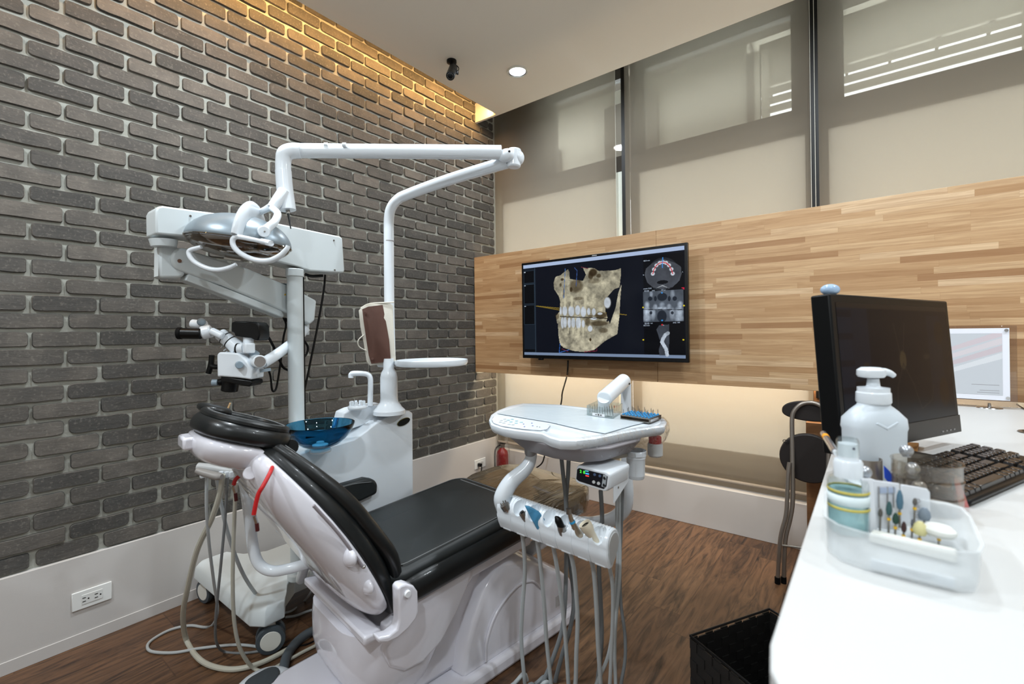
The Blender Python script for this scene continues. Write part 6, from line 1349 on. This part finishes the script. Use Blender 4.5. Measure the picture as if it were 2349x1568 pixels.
for x, z in ((sx1 - .008, sz1 - .008), (sx1 - .006, sz0 + .010)): MB().cyl((x, FY - .006, z), (x, FY - .012, z), .0055, 18).build('magnet_stud', M_CHROME, fr_)
q = atz(2262, 930, DZ); MB().lathe([(0, 0), (.036, 0), (.034, .003), (.006, .004), (.004, .018), (0, .018)], Vector((q.x, FY - .0, DZ)), seg=30, cap=False).build('stand_foot', M_CHROME, fr_)
tag(MB().tube([atz(2333, 927, DZ + .003), atz(2349, 937, DZ + .003), atz(2380, 950, DZ + .003)], .0025, 8, 4).build('desk_cable', M_BLACK, None), 'thin black cable lying on the desk right of the acrylic frame', 'cable')

# ================================================================ FOLDING CHAIR leaning by the panel
FYc = 2.34
fc = thing('folding_chair', 'folded black-seated chair with bent steel tube frame under the panel', 'chair', (-.22, FYc, 0))
def fq(x, y, dy=0): return atY(x, y, FYc + dy)
def tilt(p): return p
b0 = [(1797, 1284), (1801, 1240), (1812, 1190), (1818, 1150), (1818, 1080), (1817, 1000), (1817, 960), (1822, 942), (1838, 927), (1860, 923), (1882, 930), (1897, 946), (1902, 962), (1902, 1010), (1900, 1080), (1899, 1140), (1890, 1200), (1882, 1284)]
def leanY(y): return .10 * (1284 - y) / 360
P_ = [atY(x, y, FYc + leanY(y)) for x, y in b0]; P_[0].z = .012; P_[-1].z = .012
MB().tube(P_, .0095, 12, 5).build('front_frame', M_DSTEEL, fc)
b1 = [(1783, 1284), (1790, 1235), (1803, 1180), (1806, 1130), (1808, 1085), (1811, 1060)]
P_ = [atY(x, y, FYc + leanY(y) - .02) for x, y in b1]; P_[0].z = .012
MB().tube(P_, .0085, 12, 5).build('rear_leg', M_DSTEEL, fc)
for x, y, dy in ((1783, 1284, -.02), (1797, 1284, 0), (1882, 1284, 0)):
    q = atY(x, y, FYc + dy); MB().cyl((q.x, q.y, 0.0), (q.x, q.y, .028), .0115, 14).build('foot_cap', M_BLACKM, fc)
MB().cyl(atY(1795, 1250, FYc + leanY(1250) - .015), atY(1884, 1262, FYc + leanY(1250) - .015), .005, 10).build('cross_bar', M_STEEL, fc)
ctr_ = atY(1860, 945, FYc + .115); hb_ = [Vector((ctr_.x + .112 * math.cos(a) , ctr_.y, ctr_.z + (.050 if math.sin(a) > 0 else .040) * math.copysign(abs(math.sin(a)) ** .8, math.sin(a)) + .008 * math.cos(a) * 0)) for a in [k * math.pi / 20 for k in range(40)]]
MB().prism(hb_, Vector((0, 1, 0)), .022).build('backrest', mat('dark_wood_black', (34, 28, 26), .6), fc, bevel=.004)
ctr_ = atY(1855, 1050, FYc + .085); st_ = [Vector((ctr_.x + .113 * math.cos(a), ctr_.y, ctr_.z + .108 * math.sin(a))) for a in [k * math.pi / 20 for k in range(40)]]
MB().prism(st_, Vector((0, 1, .1)), .024).build('seat', mat('dark_wood_black', (34, 28, 26), .6), fc, bevel=.005)
for x in (1812, 1905): MB().box(atY(x, 1040, FYc + leanY(1040) + .012), (.006, .012, .09)).build('hinge_plate', M_STEEL, fc)
MB().tube([atY(1810, 1010, FYc + .07), atY(1798, 1008, FYc + .06), atY(1797, 1013, FYc + .06), atY(1810, 1014, FYc + .07)], .0015, 6, 4).build('wire_hook', M_BLACK, fc)

# ================================================================ WOVEN WASTE BASKET
w0, w1, w2 = atz(1583, 1454, .30), atz(1765, 1393, .30), atz(1740, 1568, .30)
eA = (w1 - w0); LA = eA.length; eA.normalize(); eB = Vector((eA.y, -eA.x, 0)); LB = .235
if eB.dot(w2 - w0) < 0: eB = -eB
bcen = w0 + eA * LA / 2 + eB * LB / 2; bcen.z = 0
wb = thing('waste_basket', 'square black woven waste basket on the floor beside the desk', 'basket', bcen)
M_WV = bpy.data.materials.new('woven_black_strap'); M_WV.use_nodes = True; gw = NT(M_WV)
tcw = gw.n('ShaderNodeTexCoord'); gw.b.inputs['Base Color'].default_value = lin((26, 25, 24)); gw.b.inputs['Roughness'].default_value = .55
bpw = gw.n('ShaderNodeBump'); bpw.inputs['Strength'].default_value = .5; bpw.inputs['Distance'].default_value = .001
nw = gw.n('ShaderNodeTexNoise'); nw.inputs['Scale'].default_value = 500; gw.l(tcw.outputs['Object'], nw.inputs['Vector']); gw.l(nw.outputs[0], bpw.inputs['Height']); gw.l(bpw.outputs[0], gw.b.inputs['Normal'])
def side(p, e, L, nrm, name):
    m = MB(); nc = int(L / .026); nr = 11; cw = L / nc; ch_ = .29 / nr
    q_ = Vector((p.x, p.y, 0))
    m.hexa([q_ + nrm * .000, q_ + e * L, q_ + e * L + nrm * .002, q_ + nrm * .002, q_ + UP * .285, q_ + e * L + UP * .285, q_ + e * L + nrm * .002 + UP * .285, q_ + nrm * .002 + UP * .285])
    for i in range(nc):
        for j in range(nr):
            o = .0022 if (i + j) % 2 else -.0022
            a = q_ + e * (i * cw + .0012) + UP * (j * ch_ + .0012) + nrm * (.001 + o); b = a + e * (cw - .0024); 
            m.hexa([a - nrm * .0015, b - nrm * .0015, b + nrm * .0015, a + nrm * .0015, a - nrm * .0015 + UP * (ch_ - .002), b - nrm * .0015 + UP * (ch_ - .002), b + nrm * .0015 + UP * (ch_ - .002), a + nrm * .0015 + UP * (ch_ - .002)])
    return m.build(name, M_WV, wb)
side(w0, eA, LA, eB, 'woven_side'); side(w0, eB, LB, eA, 'woven_side'); side(w0 + eB * LB, eA, LA, -eB, 'woven_side'); side(w0 + eA * LA, eB, LB, -eA, 'woven_side')
MB().box(bcen + UP * .004, (LB, LA, .006), Matrix((eB, eA, UP)).transposed()).build('bottom', M_WV, wb)
cn = [w0, w0 + eA * LA, w0 + eA * LA + eB * LB, w0 + eB * LB]; cn = [Vector((p.x, p.y, .296)) for p in cn]
for i in range(4): MB().cyl(cn[i], cn[(i + 1) % 4], .0032, 8).build('rim_wire', M_BLACK, wb)
